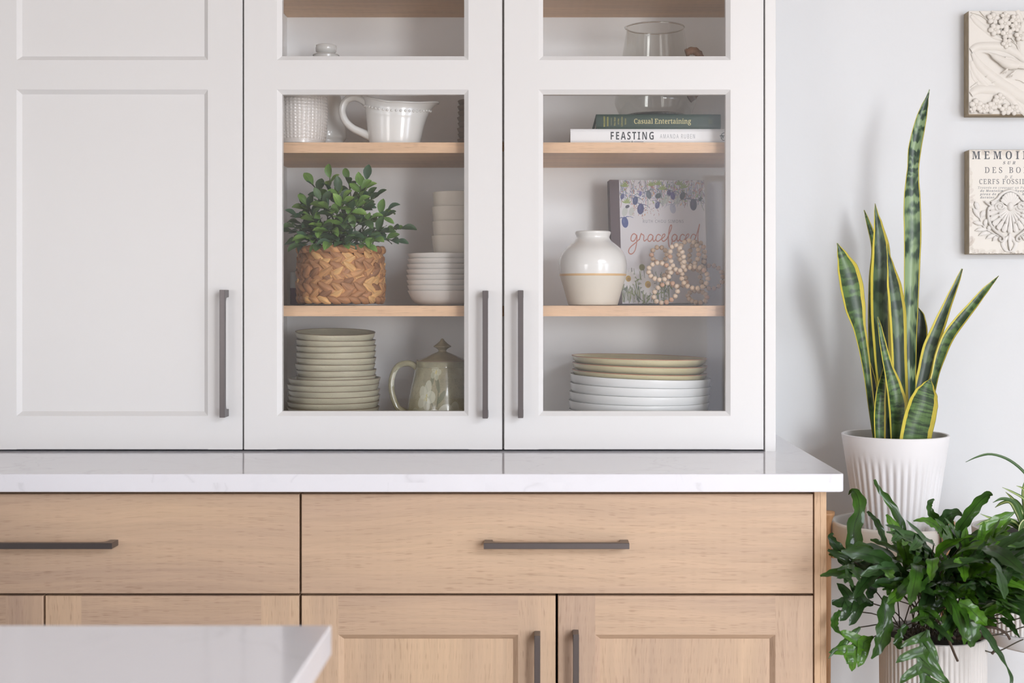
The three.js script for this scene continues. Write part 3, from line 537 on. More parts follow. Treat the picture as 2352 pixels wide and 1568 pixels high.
// ------------------------------------------------------------------ books
function flatBook(name, label, x0, x1, y0, y1, zFront, depth, mat, spineMat, pageMat) {
  const b = thing(name, label, 'book', [(x0 + x1) / 2, y0, zFront - depth / 2]), c = 0.0026;
  part(b, 'cover', merge([boxGeo(x0, x1, y0, y0 + c, zFront - depth, zFront - 0.003), boxGeo(x0, x1, y1 - c, y1, zFront - depth, zFront - 0.003)]), mat);
  part(b, 'page_block', boxGeo(x0 + 0.004, x1 - 0.004, y0 + c, y1 - c, zFront - depth + 0.005, zFront - 0.004), pageMat);
  // a slightly rounded spine whose print runs along x
  const n = 8, pos = [], uv = [], idx = [];
  for (let i = 0; i <= n; i++) { const v = i / n, yy = lerp(y0, y1, v), zz = zFront - 0.003 + 0.003 * Math.sqrt(Math.max(0, 1 - Math.pow(2 * v - 1, 4))); pos.push(x0, yy, zz, x1, yy, zz); uv.push(0, v, 1, v); }
  for (let i = 0; i < n; i++) { const a = i * 2; idx.push(a, a + 1, a + 2, a + 1, a + 3, a + 2); }
  const g = new THREE.BufferGeometry(); g.setAttribute('position', new THREE.Float32BufferAttribute(pos, 3)); g.setAttribute('uv', new THREE.Float32BufferAttribute(uv, 2)); g.setIndex(idx); g.computeVertexNormals();
  const ends = new MB(); for (const x of [x0, x1]) for (let i = 0; i < n; i++) { const p = (k) => [x, pos[k * 6 + 1], pos[k * 6 + 2]]; ends.tri([x, (y0 + y1) / 2, zFront - 0.004], p(i), p(i + 1)); }
  part(b, 'spine', g, spineMat); part(b, 'spine_end', ends.geo(), mat);
  return b;
}
const paper = std({ color: rgb(0.6, 0.57, 0.5), roughness: 0.9 });
function spaced(c, text, x, y, gap) { for (const ch of text) { c.fillText(ch, x, y); x += c.measureText(ch).width + gap; } return x; }
{
  const D = 2.5, zf = CAM.z - D, y = shelfY[1] + 0.0006, x0 = PX(1310, D), x1 = PX(1676, D), ym = y + 0.0272;
  const white = canvasTex(2048, 154, (c, w, h) => {
    c.fillStyle = '#efeeee'; c.fillRect(0, 0, w, h); c.fillStyle = '#20262b'; c.textBaseline = 'alphabetic';
    const k = w / 366; c.save(); c.translate(91 * k, 0); c.scale(0.95, 1.12); c.font = 'bold 104px sans-serif'; spaced(c, 'FEASTING', 0, 103, 15.5); c.restore();
    c.save(); c.translate(206 * k, 0); c.scale(0.72, 1); c.font = '66px sans-serif'; c.fillStyle = '#9c9ea2'; spaced(c, 'AMANDA RUBEN', 0, 104, 12); c.restore();
    c.strokeStyle = '#20262b'; c.lineWidth = 4; const m = 142 * k, yy = 139; c.beginPath(); c.moveTo(m - 26 * k, yy); c.lineTo(m - 4 * k, yy); c.moveTo(m + 4 * k, yy); c.lineTo(m + 26 * k, yy); c.moveTo(m - 10, yy); c.lineTo(m, yy - 9); c.lineTo(m + 10, yy); c.lineTo(m, yy + 9); c.closePath(); c.stroke();
    c.lineWidth = 6; c.beginPath(); c.arc(353 * k, 84, 40, 0, 7); c.stroke(); c.font = 'bold 46px serif'; c.fillStyle = '#20262b'; c.textAlign = 'center'; c.fillText('h', 350 * k, 102); c.beginPath(); c.moveTo(343 * k, 76); c.lineTo(364 * k, 76); c.moveTo(360 * k, 62); c.lineTo(360 * k, 106); c.stroke();
  });
  flatBook('book', 'white hardcover lettered FEASTING lying under the green book', x0, x1, y, ym, zf, 0.222, std({ color: rgb(0.78, 0.78, 0.78), roughness: 0.5 }), std({ map: white, color: rgb(0.92, 0.92, 0.92), roughness: 0.45 }), paper);
  const green = canvasTex(2048, 242, (c, w, h) => {
    for (let i = 0; i < w; i += 2) { const q = 0.9 + 0.2 * hash(i, 4, 2); c.fillStyle = `rgb(${28 * q},${54 * q},${42 * q})`; c.fillRect(i, 0, 2, h); }
    const k = w / 287; c.fillStyle = '#d6c98c'; c.textBaseline = 'alphabetic'; c.save(); c.translate(87 * k, 0); c.scale(0.885, 1); c.font = '112px serif'; spaced(c, 'Casual Entertaining', 0, 156, 0.5); c.restore();
    const up = (x, font, lines, lh, col) => { c.save(); c.fillStyle = col; c.translate(x * k, h / 2); c.rotate(-Math.PI / 2); c.font = font; c.textAlign = 'center'; lines.forEach((l, i) => c.fillText(l, 0, i * lh)); c.restore(); };
    up(21, 'bold 36px sans-serif', ['WILLIAMS', 'SONOMA'], 56, '#a99f3f'); c.fillRect(35 * k, 60, 3, h - 120); up(45, '36px serif', ['The Best', 'of the', 'Lifestyles', 'Series'], 58, '#b7a85a'); up(262, '30px serif', ['|||||', '||||'], 34, '#8c8a4c');
    c.fillStyle = 'rgba(0,0,0,.25)'; c.fillRect(2, 0, 10, h);
  });
  flatBook('book', 'dark green cloth book titled Casual Entertaining beneath the glass jug', PX(1369, D), PX(1656, D), ym + 0.0002, ym + 0.0284, zf - 0.002, 0.205, std({ color: rgb(0.018, 0.045, 0.03), roughness: 0.7 }), std({ map: green, roughness: 0.6 }), paper);
}
{ // the book standing on the middle shelf
  const W = 0.2, H = 0.2545, T = 0.024, b = thing('book', 'upright floral book leaning on the back wall behind the cream jar', 'book', [PX(1518, 2.672), shelfY[0] + 0.0042, CAM.z - 2.672]);
  b.rotation.set(-0.07, 0.17, 0.012, 'YXZ');
  const q = rng(77);
  const cover = canvasTex(1024, 1240, (c, w, h) => {
    c.fillStyle = '#dcd9dd'; c.fillRect(0, 0, w, h);
    const leafAt = (x, y, l, a, col) => { c.save(); c.translate(x, y); c.rotate(a); c.fillStyle = col; c.beginPath(); c.moveTo(0, 0); c.quadraticCurveTo(l * 0.24, l * 0.5, 0, l); c.quadraticCurveTo(-l * 0.24, l * 0.5, 0, 0); c.fill(); c.restore(); };
    const stroke = (pts, col, lw) => { c.strokeStyle = col; c.lineWidth = lw; c.lineCap = 'round'; c.beginPath(); c.moveTo(...pts[0]); for (let i = 1; i < pts.length - 1; i++) c.quadraticCurveTo(...pts[i], (pts[i][0] + pts[i + 1][0]) / 2, (pts[i][1] + pts[i + 1][1]) / 2); c.lineTo(...pts.at(-1)); c.stroke(); };
    const cols = ['#8d93b5', '#a49fb8', '#9a8f9c', '#7c8a6e', '#a5737c', '#c28f86', '#6f7a92'];
    for (let i = 0; i < 260; i++) { const x = q() * w, y = -40 + q() * 190, l = 40 + q() * 130; stroke([[x, y], [x + (q() - 0.5) * 70, y + l * 0.5], [x + (q() - 0.5) * 90, y + l]], cols[Math.floor(q() * 7)], 2 + q() * 4); }
    for (let i = 0; i < 190; i++) leafAt(q() * w, q() * 230, 18 + q() * 34, (q() - 0.5) * 3, ['#b3736f', '#9b5f58', '#8fa05a', '#7a8a92', '#b8aebf', '#c99b6a', '#6d6f8e'][Math.floor(q() * 7)]);
    for (let i = 0; i < 70; i++) leafAt(140 + q() * 330, 220 + q() * 190 * (0.4 + q() * 0.6), 12 + q() * 16, (q() - 0.5) * 3, ['#a9665c', '#c2895b', '#8d5854'][Math.floor(q() * 3)]);
    for (const [x, y] of [[70, 50], [85, 215], [380, 40], [470, 30], [720, 30], [770, 60], [520, 80]]) for (let i = 0; i < 6; i++) leafAt(x, y + 20, 50 + q() * 18, (i - 2.5) * 0.5 + Math.PI, '#93a35c');
    const berry = (x, y, r, col, a = 0.3, tails = 5) => { c.save(); c.translate(x, y); c.rotate(a); for (let i = 0; i < tails; i++) stroke([[0, -r * 0.8], [(i - (tails - 1) / 2) * r * 0.5, -r * 1.2], [(i - (tails - 1) / 2) * r * 1.05, -r * 1.3 + Math.abs(i - 2) * r * 0.35]], col, 4); c.fillStyle = col; c.beginPath(); c.ellipse(0, 0, r * 0.78, r * 1.1, 0, 0, 7); c.fill(); c.fillStyle = 'rgba(255,255,255,.12)'; c.beginPath(); c.ellipse(-r * 0.2, -r * 0.3, r * 0.3, r * 0.5, 0, 0, 7); c.fill(); c.restore(); };
    for (const a of [[32, 168, 26, '#46467a'], [188, 208, 40, '#333f73'], [248, 292, 50, '#323472', 0.2], [58, 426, 50, '#2c3f86', -0.15], [352, 148, 40, '#505a68', -0.3], [462, 160, 32, '#2f3a3e', 1.2], [450, 254, 34, '#4a4c7c', 0.4], [592, 132, 30, '#3a2e66'], [638, 160, 36, '#44307a', -0.2], [756, 158, 38, '#2a1d2c', 0.6], [884, 248, 54, '#33244c', 0.05, 7], [968, 192, 22, '#3e4a48', 0.8], [250, 140, 22, '#6a62a0']]) berry(...a);
    c.globalAlpha = 0.55; berry(634, 288, 46, '#8e92ae', -0.2); c.globalAlpha = 1;
    c.globalAlpha = 0.6; c.fillStyle = '#b4bcb2'; for (const [x, y, r] of [[60, 320, 46], [140, 318, 44], [560, 190, 50], [520, 220, 44], [690, 200, 48]]) { c.beginPath(); c.ellipse(x, y, r * 0.7, r, 0.4, 0, 7); c.fill(); } c.globalAlpha = 1; c.fillStyle = '#3c3a4c'; c.beginPath(); c.ellipse(92, 268, 26, 16, -0.3, 0, 7); c.fill();
    c.fillStyle = '#83808a'; c.font = '44px sans-serif'; spaced(c, 'RUTH CHOU SIMONS', 268, 432, 5);
    // the brush-lettered title, drawn stroke by stroke
    const ink = '#b4674f', letter = (pts, x, y, sc = 1, lw = 11) => stroke(pts.map(([a, b]) => [x + a * sc, y + b * sc]), ink, lw);
    const gx = 128, ty = 620;
    const loopA = [[64, -52], [44, -78], [8, -60], [-6, -14], [22, 4], [52, -22], [66, -66], [58, -14], [72, 2], [96, -24]];
    letter([[62, -60], [40, -88], [2, -62], [-10, -14], [20, 2], [52, -26], [70, -82], [62, 20], [38, 100], [-10, 132], [-44, 104], [-20, 56], [50, 12], [98, -26]], gx, ty);
    letter([[0, -20], [22, -90], [30, -70], [58, -66], [48, -20], [58, 0], [88, -24]], gx + 96, ty);
    letter(loopA, gx + 196, ty); const loopC = [[58, -60], [40, -78], [8, -56], [0, -14], [26, 4], [66, -26]]; letter(loopC, gx + 290, ty); letter([[0, -22], [46, -50], [46, -80], [14, -66], [2, -18], [28, 4], [66, -26]], gx + 356, ty);
    letter([[0, -20], [56, -110], [70, -170], [44, -160], [20, -50], [22, 40], [40, 70], [60, 30], [70, -20]], gx + 420, ty); letter(loopA, gx + 484, ty); letter(loopC, gx + 578, ty); letter([[0, -22], [46, -50], [46, -80], [14, -66], [2, -18], [28, 4], [66, -26]], gx + 644, ty);
    letter([[62, -56], [40, -80], [6, -58], [-6, -12], [22, 4], [56, -30], [100, -140], [116, -190], [84, -60], [84, -4], [98, 40]], gx + 712, ty);
    // daisies along the foot
    for (let i = 0; i < 70; i++) { const x = q() * 560, y = h - q() * 60; stroke([[x, y], [x + (q() - 0.5) * 60, y - 90 - q() * 60], [x + (q() - 0.5) * 130, y - 140 - q() * 170]], ['#6d7a3a', '#838c45', '#5d6440', '#8a8f6a'][Math.floor(q() * 4)], 3 + q() * 5); }
    for (let i = 0; i < 60; i++) leafAt(q() * 560, h - q() * 240, 30 + q() * 50, q() * 6.3, ['#6d7a3a', '#7c8a4a', '#4d5a44', '#95977c'][Math.floor(q() * 4)]);
    const daisy = (x, y, r) => { c.fillStyle = '#e9e6e4'; for (let i = 0; i < 13; i++) { c.save(); c.translate(x, y); c.rotate(i / 13 * 6.283); c.beginPath(); c.ellipse(0, r * 1.15, r * 0.3, r * 0.85, 0, 0, 7); c.fill(); c.restore(); } c.fillStyle = '#c9a017'; c.beginPath(); c.ellipse(x, y, r * 0.62, r * 0.62, 0, 0, 7); c.fill(); c.fillStyle = '#a87f10'; c.beginPath(); c.ellipse(x + r * 0.1, y + r * 0.15, r * 0.4, r * 0.35, 0, 0, 7); c.fill(); };
    daisy(80, 990, 50); daisy(310, 1050, 56); c.fillStyle = '#7d7a34'; c.beginPath(); c.ellipse(245, 878, 34, 32, 0, 0, 7); c.fill();
    c.fillStyle = '#6e4a3c'; c.fillRect(960, 790, 64, 150);
  });
  const cloth = std({ color: rgb(0.115, 0.085, 0.09), roughness: 0.85 });
  const print = std({ map: cover, color: rgb(0.82, 0.81, 0.8), roughness: 0.5 });
  const hinge = 0.019;
  local(b, 'cover', merge([boxGeo(-W / 2, W / 2, 0, H, -0.0025, 0), boxGeo(-W / 2, -W / 2 + 0.0025, 0, H, -T, -0.0025), boxGeo(-W / 2, W / 2, 0, H, -T, -T + 0.0025), boxGeo(-W / 2 - 0.0007, -W / 2 + hinge, 0, H, -0.0005, 0.0009)]), cloth);
  local(b, 'page_block', boxGeo(-W / 2 + 0.0026, W / 2 - 0.004, 0.003, H - 0.003, -T + 0.0026, -0.0026), paper);
  const front = new THREE.PlaneGeometry(W - hinge, H - 0.0004); front.translate(hinge / 2, H / 2, 0.0006); local(b, 'cover_print', front, print);
}
// ------------------------------------------------------------------ basket with a leafy plant
{
  const D = 2.588, z0 = CAM.z - D, s = D / FOCAL, cx = PX(783, D), y0 = shelfY[0] + 0.001, Rb = 97 * s, H = 0.112, r = rng(5);
  const t = thing('basket_plant', 'small-leaved green bush in a braided water-hyacinth basket', 'plant', [cx, y0, z0]);
  const grain = (base, k) => std({ map: dataTex(64, 128, (u, v) => { const n = 0.8 + 0.45 * fbm(u * 22, v * 3, 60 + k, 3); return base.map((c) => c * n); }), roughness: 0.62 });
  const mats = [[182, 134, 88], [158, 112, 74], [134, 94, 64], [204, 160, 106], [168, 120, 82]].map(grain);
  local(t, 'liner', lathe([[0, 0.003], [Rb * 0.9, 0.003], [Rb * 0.93, 0.02], [Rb * 0.93, H - 0.012], [Rb * 0.9, H - 0.008], [0, H - 0.012]], 40), std({ color: rgb(0.05, 0.03, 0.018), roughness: 0.95 }));
  const leafStrand = (w, b) => { const g = new THREE.SphereGeometry(1, 10, 8); const p = g.attributes.position; for (let i = 0; i < p.count; i++) { const x = p.getX(i), y = p.getY(i), zz = p.getZ(i), k = 1 - 0.4 * Math.pow(Math.abs(y), 2) + 0.06 * Math.sin(y * 9 + b); p.setXYZ(i, x * k + b * 0.12 * y * y, y, zz * k * (1 + 0.12 * Math.sin(x * 14 + b * 5))); } g.computeVertexNormals(); return g; };
  const shapes = [leafStrand(1, 0.4), leafStrand(1, -0.8), leafStrand(1, 1.6)];
  const rows = 8, per = 24;
  const put = (name, a, y, rad, ang, len, wid, dep) => {
    const m = new THREE.Mesh(shapes[Math.floor(r() * 3)], mats[Math.floor(r() * 5)]); m.name = name; m.scale.set(wid, len, dep);
    m.position.set(Math.sin(a) * rad, y, Math.cos(a) * rad); m.rotation.set(0, a, ang + (r() - 0.5) * 0.25, 'YXZ'); m.rotateX((r() - 0.5) * 0.3 + 0.2); t.add(m);
  };
  for (let j = 0; j < rows; j++) for (let i = 0; i < per; i++) {
    const a = (i + (j % 2 ? 0.5 : 0)) / per * Math.PI * 2 + (r() - 0.5) * 0.05, y = 0.016 + (j + 0.5) / rows * (H - 0.031), bulge = 1 + 0.02 * Math.sin(j * 1.7) - 0.02 * (j / rows);
    put('strand', a, y, Rb * 0.955 * bulge, (j % 2 ? 1 : -1) * (1.0 + (r() - 0.5) * 0.3), 0.019 + r() * 0.006, 0.0078 + r() * 0.0022, 0.0062 + r() * 0.002);
  }
  for (let i = 0; i < 30; i++) put('rim_strand', i / 30 * Math.PI * 2, H - 0.004, Rb * 0.965, 1.15, 0.0135, 0.0078, 0.0085);
  for (let i = 0; i < 26; i++) put('base_strand', i / 26 * Math.PI * 2, 0.0105, Rb * 0.965, 1.2, 0.015, 0.0078, 0.0075);
  // leaves: elliptic, folded along the midrib
  const leafG = (k) => { const L = 1, sp = [V(0, 0, 0), V(0, 0.33, 0.03 + 0.02 * k), V(0, 0.68, 0.02), V(0, L, -0.09 - 0.07 * k)]; return blade(sp, [0.02, 0.17, 0.265, 0.275, 0.2, 0.02], { cup: 0.3 + 0.12 * k, thick: 0.012, n: 7, m: 4 }); };
  const leaves = [leafG(0), leafG(1), leafG(-0.6)];
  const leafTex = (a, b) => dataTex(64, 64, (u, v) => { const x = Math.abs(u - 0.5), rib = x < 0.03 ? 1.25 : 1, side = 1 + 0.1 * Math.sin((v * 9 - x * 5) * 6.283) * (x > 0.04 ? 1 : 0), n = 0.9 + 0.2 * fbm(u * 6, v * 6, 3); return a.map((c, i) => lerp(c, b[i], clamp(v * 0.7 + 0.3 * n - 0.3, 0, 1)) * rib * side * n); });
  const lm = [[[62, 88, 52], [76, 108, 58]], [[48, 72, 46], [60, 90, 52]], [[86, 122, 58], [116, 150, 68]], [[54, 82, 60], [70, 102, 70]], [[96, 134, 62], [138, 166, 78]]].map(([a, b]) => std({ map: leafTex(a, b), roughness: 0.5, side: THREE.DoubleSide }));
  const stemM = std({ color: rgb(0.07, 0.1, 0.035), roughness: 0.7 });
  const up = V(0, 1, 0), q1 = new THREE.Quaternion();
  const addLeaf = (p, dir, face, size, mi) => {
    const yA = dir.clone().normalize(), zA = face.clone().addScaledVector(yA, -face.dot(yA)).normalize(), xA = V().crossVectors(yA, zA);
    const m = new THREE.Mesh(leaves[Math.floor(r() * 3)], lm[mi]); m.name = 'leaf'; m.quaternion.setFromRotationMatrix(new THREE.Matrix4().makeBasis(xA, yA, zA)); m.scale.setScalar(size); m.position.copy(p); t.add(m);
  };
  // stems: hand-set tips on the outline (pixels, depth offset), then tips filling the dome
  const tips = [[712, 402, 0], [757, 388, 0.01], [800, 390, -0.01], [850, 392, 0.01], [838, 408, 0.03], [872, 432, 0.02], [902, 462, 0.0], [903, 492, 0.03], [938, 520, 0.01], [925, 548, 0.02], [690, 470, 0.0], [676, 492, 0.02], [668, 528, 0.035], [664, 548, -0.02], [690, 548, 0.05], [740, 440, 0.05], [800, 446, 0.06], [765, 476, 0.075], [838, 470, 0.07], [725, 500, 0.075], [868, 500, 0.06], [800, 510, 0.085], [765, 530, 0.092], [830, 540, 0.08], [715, 545, 0.085], [880, 545, 0.065], [700, 450, 0.02], [850, 430, -0.03], [780, 420, 0.02], [772, 556, 0.098], [742, 560, 0.09], [812, 562, 0.095], [858, 560, 0.08], [700, 562, 0.078], [668, 505, -0.03], [818, 478, 0.05], [748, 520, 0.088], [896, 528, 0.05], [680, 520, 0.06]];
  tips.forEach(([px, py, dz], k) => {
    const tip = P(783 + (px - 783) * 0.9, py + (py < 470 ? 22 : 6), D).sub(V(cx, y0, z0)); tip.z = dz * 0.86; if (py > 550) tip.y = Math.max(tip.y, H + 0.004);
    const root = V((r() - 0.5) * Rb * 0.9 + tip.x * 0.25, H - 0.012, tip.z * 0.35 + (r() - 0.5) * 0.03), mid = root.clone().lerp(tip, 0.55).add(V(0, 0.018, 0));
    const curve = new THREE.CatmullRomCurve3([root, mid, tip]); local(t, 'stem', new THREE.TubeGeometry(curve, 8, 0.0011, 5), stemM);
    const T = V(), n = 7 + (k % 4 === 0);
    for (let i = 0; i < n; i++) {
      const u = i === n - 1 ? 1 : 0.3 + 0.7 * Math.pow(i / (n - 1), 0.8) , p = curve.getPoint(u); curve.getTangent(u, T);
      const az = i * 2.4 + k, side = V(Math.cos(az), 0, Math.sin(az)).addScaledVector(T, -T.dot(V(Math.cos(az), 0, Math.sin(az)))).normalize();
      const dir = i === n - 1 ? T.clone().add(side.clone().multiplyScalar(0.2)) : T.clone().multiplyScalar(0.35 + 0.45 * u).add(side).add(V(0, 0.1, 0));
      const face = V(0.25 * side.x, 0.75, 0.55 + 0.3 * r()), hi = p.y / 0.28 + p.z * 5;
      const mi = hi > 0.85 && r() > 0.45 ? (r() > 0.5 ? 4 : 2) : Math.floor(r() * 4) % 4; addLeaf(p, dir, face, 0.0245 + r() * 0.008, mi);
    }
  });
}
// ------------------------------------------------------------------ bead garland
{
  const D0 = 2.6, g = thing('bead_garland', 'looped garland of pale wooden beads in front of the floral book', 'garland', [PX(1575, D0), shelfY[0], CAM.z - D0]), o = g.position;
  const loops = [ // centre px, radii px, turn, depth, tilt in depth, tone
    [1555, 592, 14.5, 30, -0.16, 2.575, 0.01, 0], [1582, 582, 22, 30, 0.12, 2.60, 0.012, 1], [1596, 637, 29.5, 25, 0.1, 2.565, 0.012, 1], [1515, 623, 25, 19.5, 0.12, 2.575, 0.012, 0],
    [1529, 672.5, 29, 20, -0.55, 2.575, 0.008, 0], [1514, 585, 17, 18, 0, 2.62, 0.008, 2], [1634, 636, 25, 27, 0, 2.625, 0.01, 2], [1602, 681, 20.5, 13.5, 0.1, 2.60, 0.018, 2], [1601, 588, 17, 33, 0.1, 2.62, 0.01, 2], [1551, 640, 26, 16, 0.3, 2.615, 0.012, 2],
  ];
  const tone = [[0.66, 0.52, 0.39], [0.60, 0.44, 0.30], [0.50, 0.35, 0.23], [0.55, 0.33, 0.21]].map((c) => std({ color: rgb(...c), roughness: 0.62 }));
  const bead = new THREE.SphereGeometry(0.00505, 14, 10), rr = rng(9), string = std({ color: rgb(0.08, 0.06, 0.04), roughness: 0.9 });
  bead.scale(1, 0.94, 1);
  for (const [px, py, a, b, turn, D, dz, tn] of loops) {
    const pts = []; for (let i = 0; i < 48; i++) { const u = i / 48 * Math.PI * 2, x = Math.cos(u) * a, y = Math.sin(u) * b, p = P(px + x * Math.cos(turn) - y * Math.sin(turn), py + x * Math.sin(turn) + y * Math.cos(turn), D); p.z += dz * Math.sin(u + 0.7); p.y = Math.max(p.y, shelfY[0] + 0.0056); pts.push(p.sub(o)); }
    const c = new THREE.CatmullRomCurve3(pts, true), n = Math.max(6, Math.round(c.getLength() / 0.0104));
    local(g, 'string', new THREE.TubeGeometry(c, 40, 0.0009, 4, true), string);
    for (let i = 0; i < n; i++) { const m = new THREE.Mesh(bead, tone[rr() > 0.9 ? 3 : tn]); m.name = 'bead'; c.getPointAt(i / n, m.position); const T = c.getTangentAt(i / n); m.quaternion.setFromUnitVectors(V(0, 1, 0), T); g.add(m); }
  }
}
// ------------------------------------------------------------------ plaster plaques on the wall
const plaster = std({ color: rgb(0.70, 0.665, 0.61), roughness: 0.6 }), plaster2 = std({ color: rgb(0.71, 0.69, 0.655), roughness: 0.5 });
const edgeM = std({ color: rgb(0.37, 0.325, 0.255), roughness: 0.8, map: speckTex([235, 225, 210], 0.3, 41, 0.1) });
const DF = 2.736, ZF = CAM.z - DF, pw = 0.2215;
const onP = (ox, oy, k, h = 0) => (x, y, hh = h) => { const p = P(ox + x / k, oy + y / k, DF); p.z = ZF + hh * 1.15; return p; };
function ridge(pts, widths, thick = 0.004, n = 28, m = 6, cup = -0.25) { return blade(pts, widths, { facing: V(0, 0, 1), cup: cup * 1.5, thick: thick, n, m }); }
function flower(p, r, k = 0, n = 5) {
  const list = [];
  for (let i = 0; i < n; i++) { const a = i / n * Math.PI * 2 + k, s = new THREE.SphereGeometry(1, 10, 8); s.scale(r * 0.5, r * 0.44, r * 0.3); s.rotateZ(a); s.translate(p.x + Math.cos(a) * r * 0.62, p.y + Math.sin(a) * r * 0.62, p.z + r * 0.05); list.push(s); }
  const c = new THREE.SphereGeometry(r * 0.22, 8, 6); c.translate(p.x, p.y, p.z + r * 0.12); list.push(c); return merge(list);
}
{
  const x0 = PX(2225, DF), y1 = PY(24.5, DF), y0 = PY(265, DF);
  const t = thing('relief_plaque', 'cream plaster wall plaque with a bird among leaves and blossoms in relief', 'plaque', [x0 + pw / 2, y0, 0]);
  part(t, 'backing', roundBox(x0, x0 + pw, y0, y1, 0.0005, ZF - 0.001, 0.002), edgeM, 'tan unglazed edge');
  part(t, 'face_slab', roundBox(x0 + 0.0003, x0 + pw - 0.0003, y0 + 0.0025, y1 - 0.0003, ZF - 0.003, ZF, 0.0012), plaster);
  const k = 883 / 152, w = onP(2200, 10, k), S = DF / FOCAL / k; // pixel frame of the close look
  const R = (pts, ws, h = 0.003, th = 0.004, cup) => part(t, 'leaf_relief', ridge(pts.map(([x, y], i) => w(i || x > 200 ? x : Math.max(x + 18, 172), y, h)), ws.map((q) => q * S), th, 30, 6, cup), plaster);
  R([[150, 620], [260, 565], [420, 555], [580, 565], [730, 620], [860, 720], [980, 860]], [40, 50, 55, 58, 55, 45, 20], 0.0035, 0.0045);
  R([[175, 650], [280, 800], [420, 930], [580, 1050], [760, 1170], [980, 1330]], [25, 55, 75, 80, 85, 80], 0.003, 0.0045);
  R([[150, 1200], [260, 1140], [400, 1135], [560, 1160], [700, 1250], [800, 1370], [900, 1480]], [45, 60, 62, 58, 50, 42, 25], 0.0032, 0.0045);
  R([[160, 150], [260, 240], [370, 330], [480, 420], [600, 480]], [25, 42, 48, 40, 12], 0.002, 0.003);
  R([[160, 760], [220, 880], [300, 1000], [400, 1100]], [30, 45, 45, 25], 0.0015, 0.003);
  R([[150, 880], [210, 980], [280, 1080]], [15, 25, 8], 0.001, 0.0025);
  R([[790, 80], [830, 170], [860, 250]], [25, 40, 20], 0.002, 0.003);
  R([[900, 180], [850, 320], [840, 480], [850, 640], [880, 760]], [12, 40, 50, 45, 20], 0.0028, 0.004);
  R([[450, 90], [540, 150], [640, 250]], [14, 26, 12], 0.0015, 0.003);
  R([[620, 1080], [640, 1130], [650, 1180]], [6, 8, 3], 0.0012, 0.002); R([[680, 1260], [710, 1330], [735, 1400]], [5, 8, 3], 0.0012, 0.002);
  for (const pts of [[[170, 110], [300, 150], [400, 220]], [[290, 90], [340, 150], [420, 230]], [[370, 970], [420, 940]], [[455, 1050], [530, 1020]], [[170, 1110], [260, 1040]], [[700, 440], [770, 530], [810, 610]], [[790, 480], [790, 560], [810, 620]], [[540, 370], [640, 440], [780, 540]], [[770, 1005], [830, 1020], [880, 1050]]])
    part(t, 'twig_relief', tube(pts.map(([x, y]) => w(x, y, 0.0016)), 5.5 * S, 14, 6), plaster);
  for (const [x, y, rr, a] of [[458, 195, 78, 0.2], [480, 345, 80, 0.7], [610, 265, 82, 0.1], [640, 395, 78, 0.5], [755, 210, 70, 0.9], [755, 310, 66, 0.2], [820, 425, 74, 0.4], [640, 525, 68, 0.8], [620, 170, 60, 0.3], [232, 1350, 84, 0.4], [410, 1385, 76, 0.1], [500, 1335, 76, 0.6], [320, 1400, 62, 0.2], [545, 1260, 70, 0.2], [625, 1440, 75, 0.4], [740, 1440, 70, 0.9], [190, 1430, 44, 0.5]])
    part(t, 'blossom', flower(w(x, Math.min(y, 1410), 0.0042), rr * S, a), plaster);
  // the bird: one closed surface swept from beak to tail, wing and feet added
  const bp = [[340, 652], [375, 650], [420, 668], [480, 705], [560, 750], [650, 800], [730, 815], [800, 815], [880, 822], [980, 830]].map(([x, y]) => w(x, y, 0.006));
  const body = tube(bp, 1, 40, 14), curve = new THREE.CatmullRomCurve3(bp), pr = [3, 10, 40, 50, 66, 74, 60, 34, 30, 34], pa = body.attributes.position, c0 = V(), q0 = V();
  for (let i = 0; i <= 40; i++) { curve.getPointAt(i / 40, c0); for (let j = 0; j <= 14; j++) { const n = i * 15 + j; q0.fromBufferAttribute(pa, n).sub(c0).multiplyScalar(lookup(pr, i / 40) * S); pa.setXYZ(n, c0.x + q0.x, c0.y + q0.y, c0.z + q0.z * 0.7); } } body.computeVertexNormals();
  part(t, 'bird_relief', body, plaster);
  part(t, 'wing_relief', ridge([[610, 720], [680, 760], [760, 800], [860, 830], [980, 850]].map(([x, y]) => w(x, y, 0.0105)), [20, 52, 55, 40, 18].map((q) => q * S), 0.004), plaster);
  for (const [x, y] of [[600, 905], [680, 955]]) part(t, 'foot_relief', merge([[0], [1], [2]].map(([i]) => tube([w(x + 80, y - 70, 0.006), w(x + 10 + i * 12, y - 10, 0.008), w(x - 26 + i * 26, y + 22, 0.005)], 7 * S, 8, 6))), plaster);
}
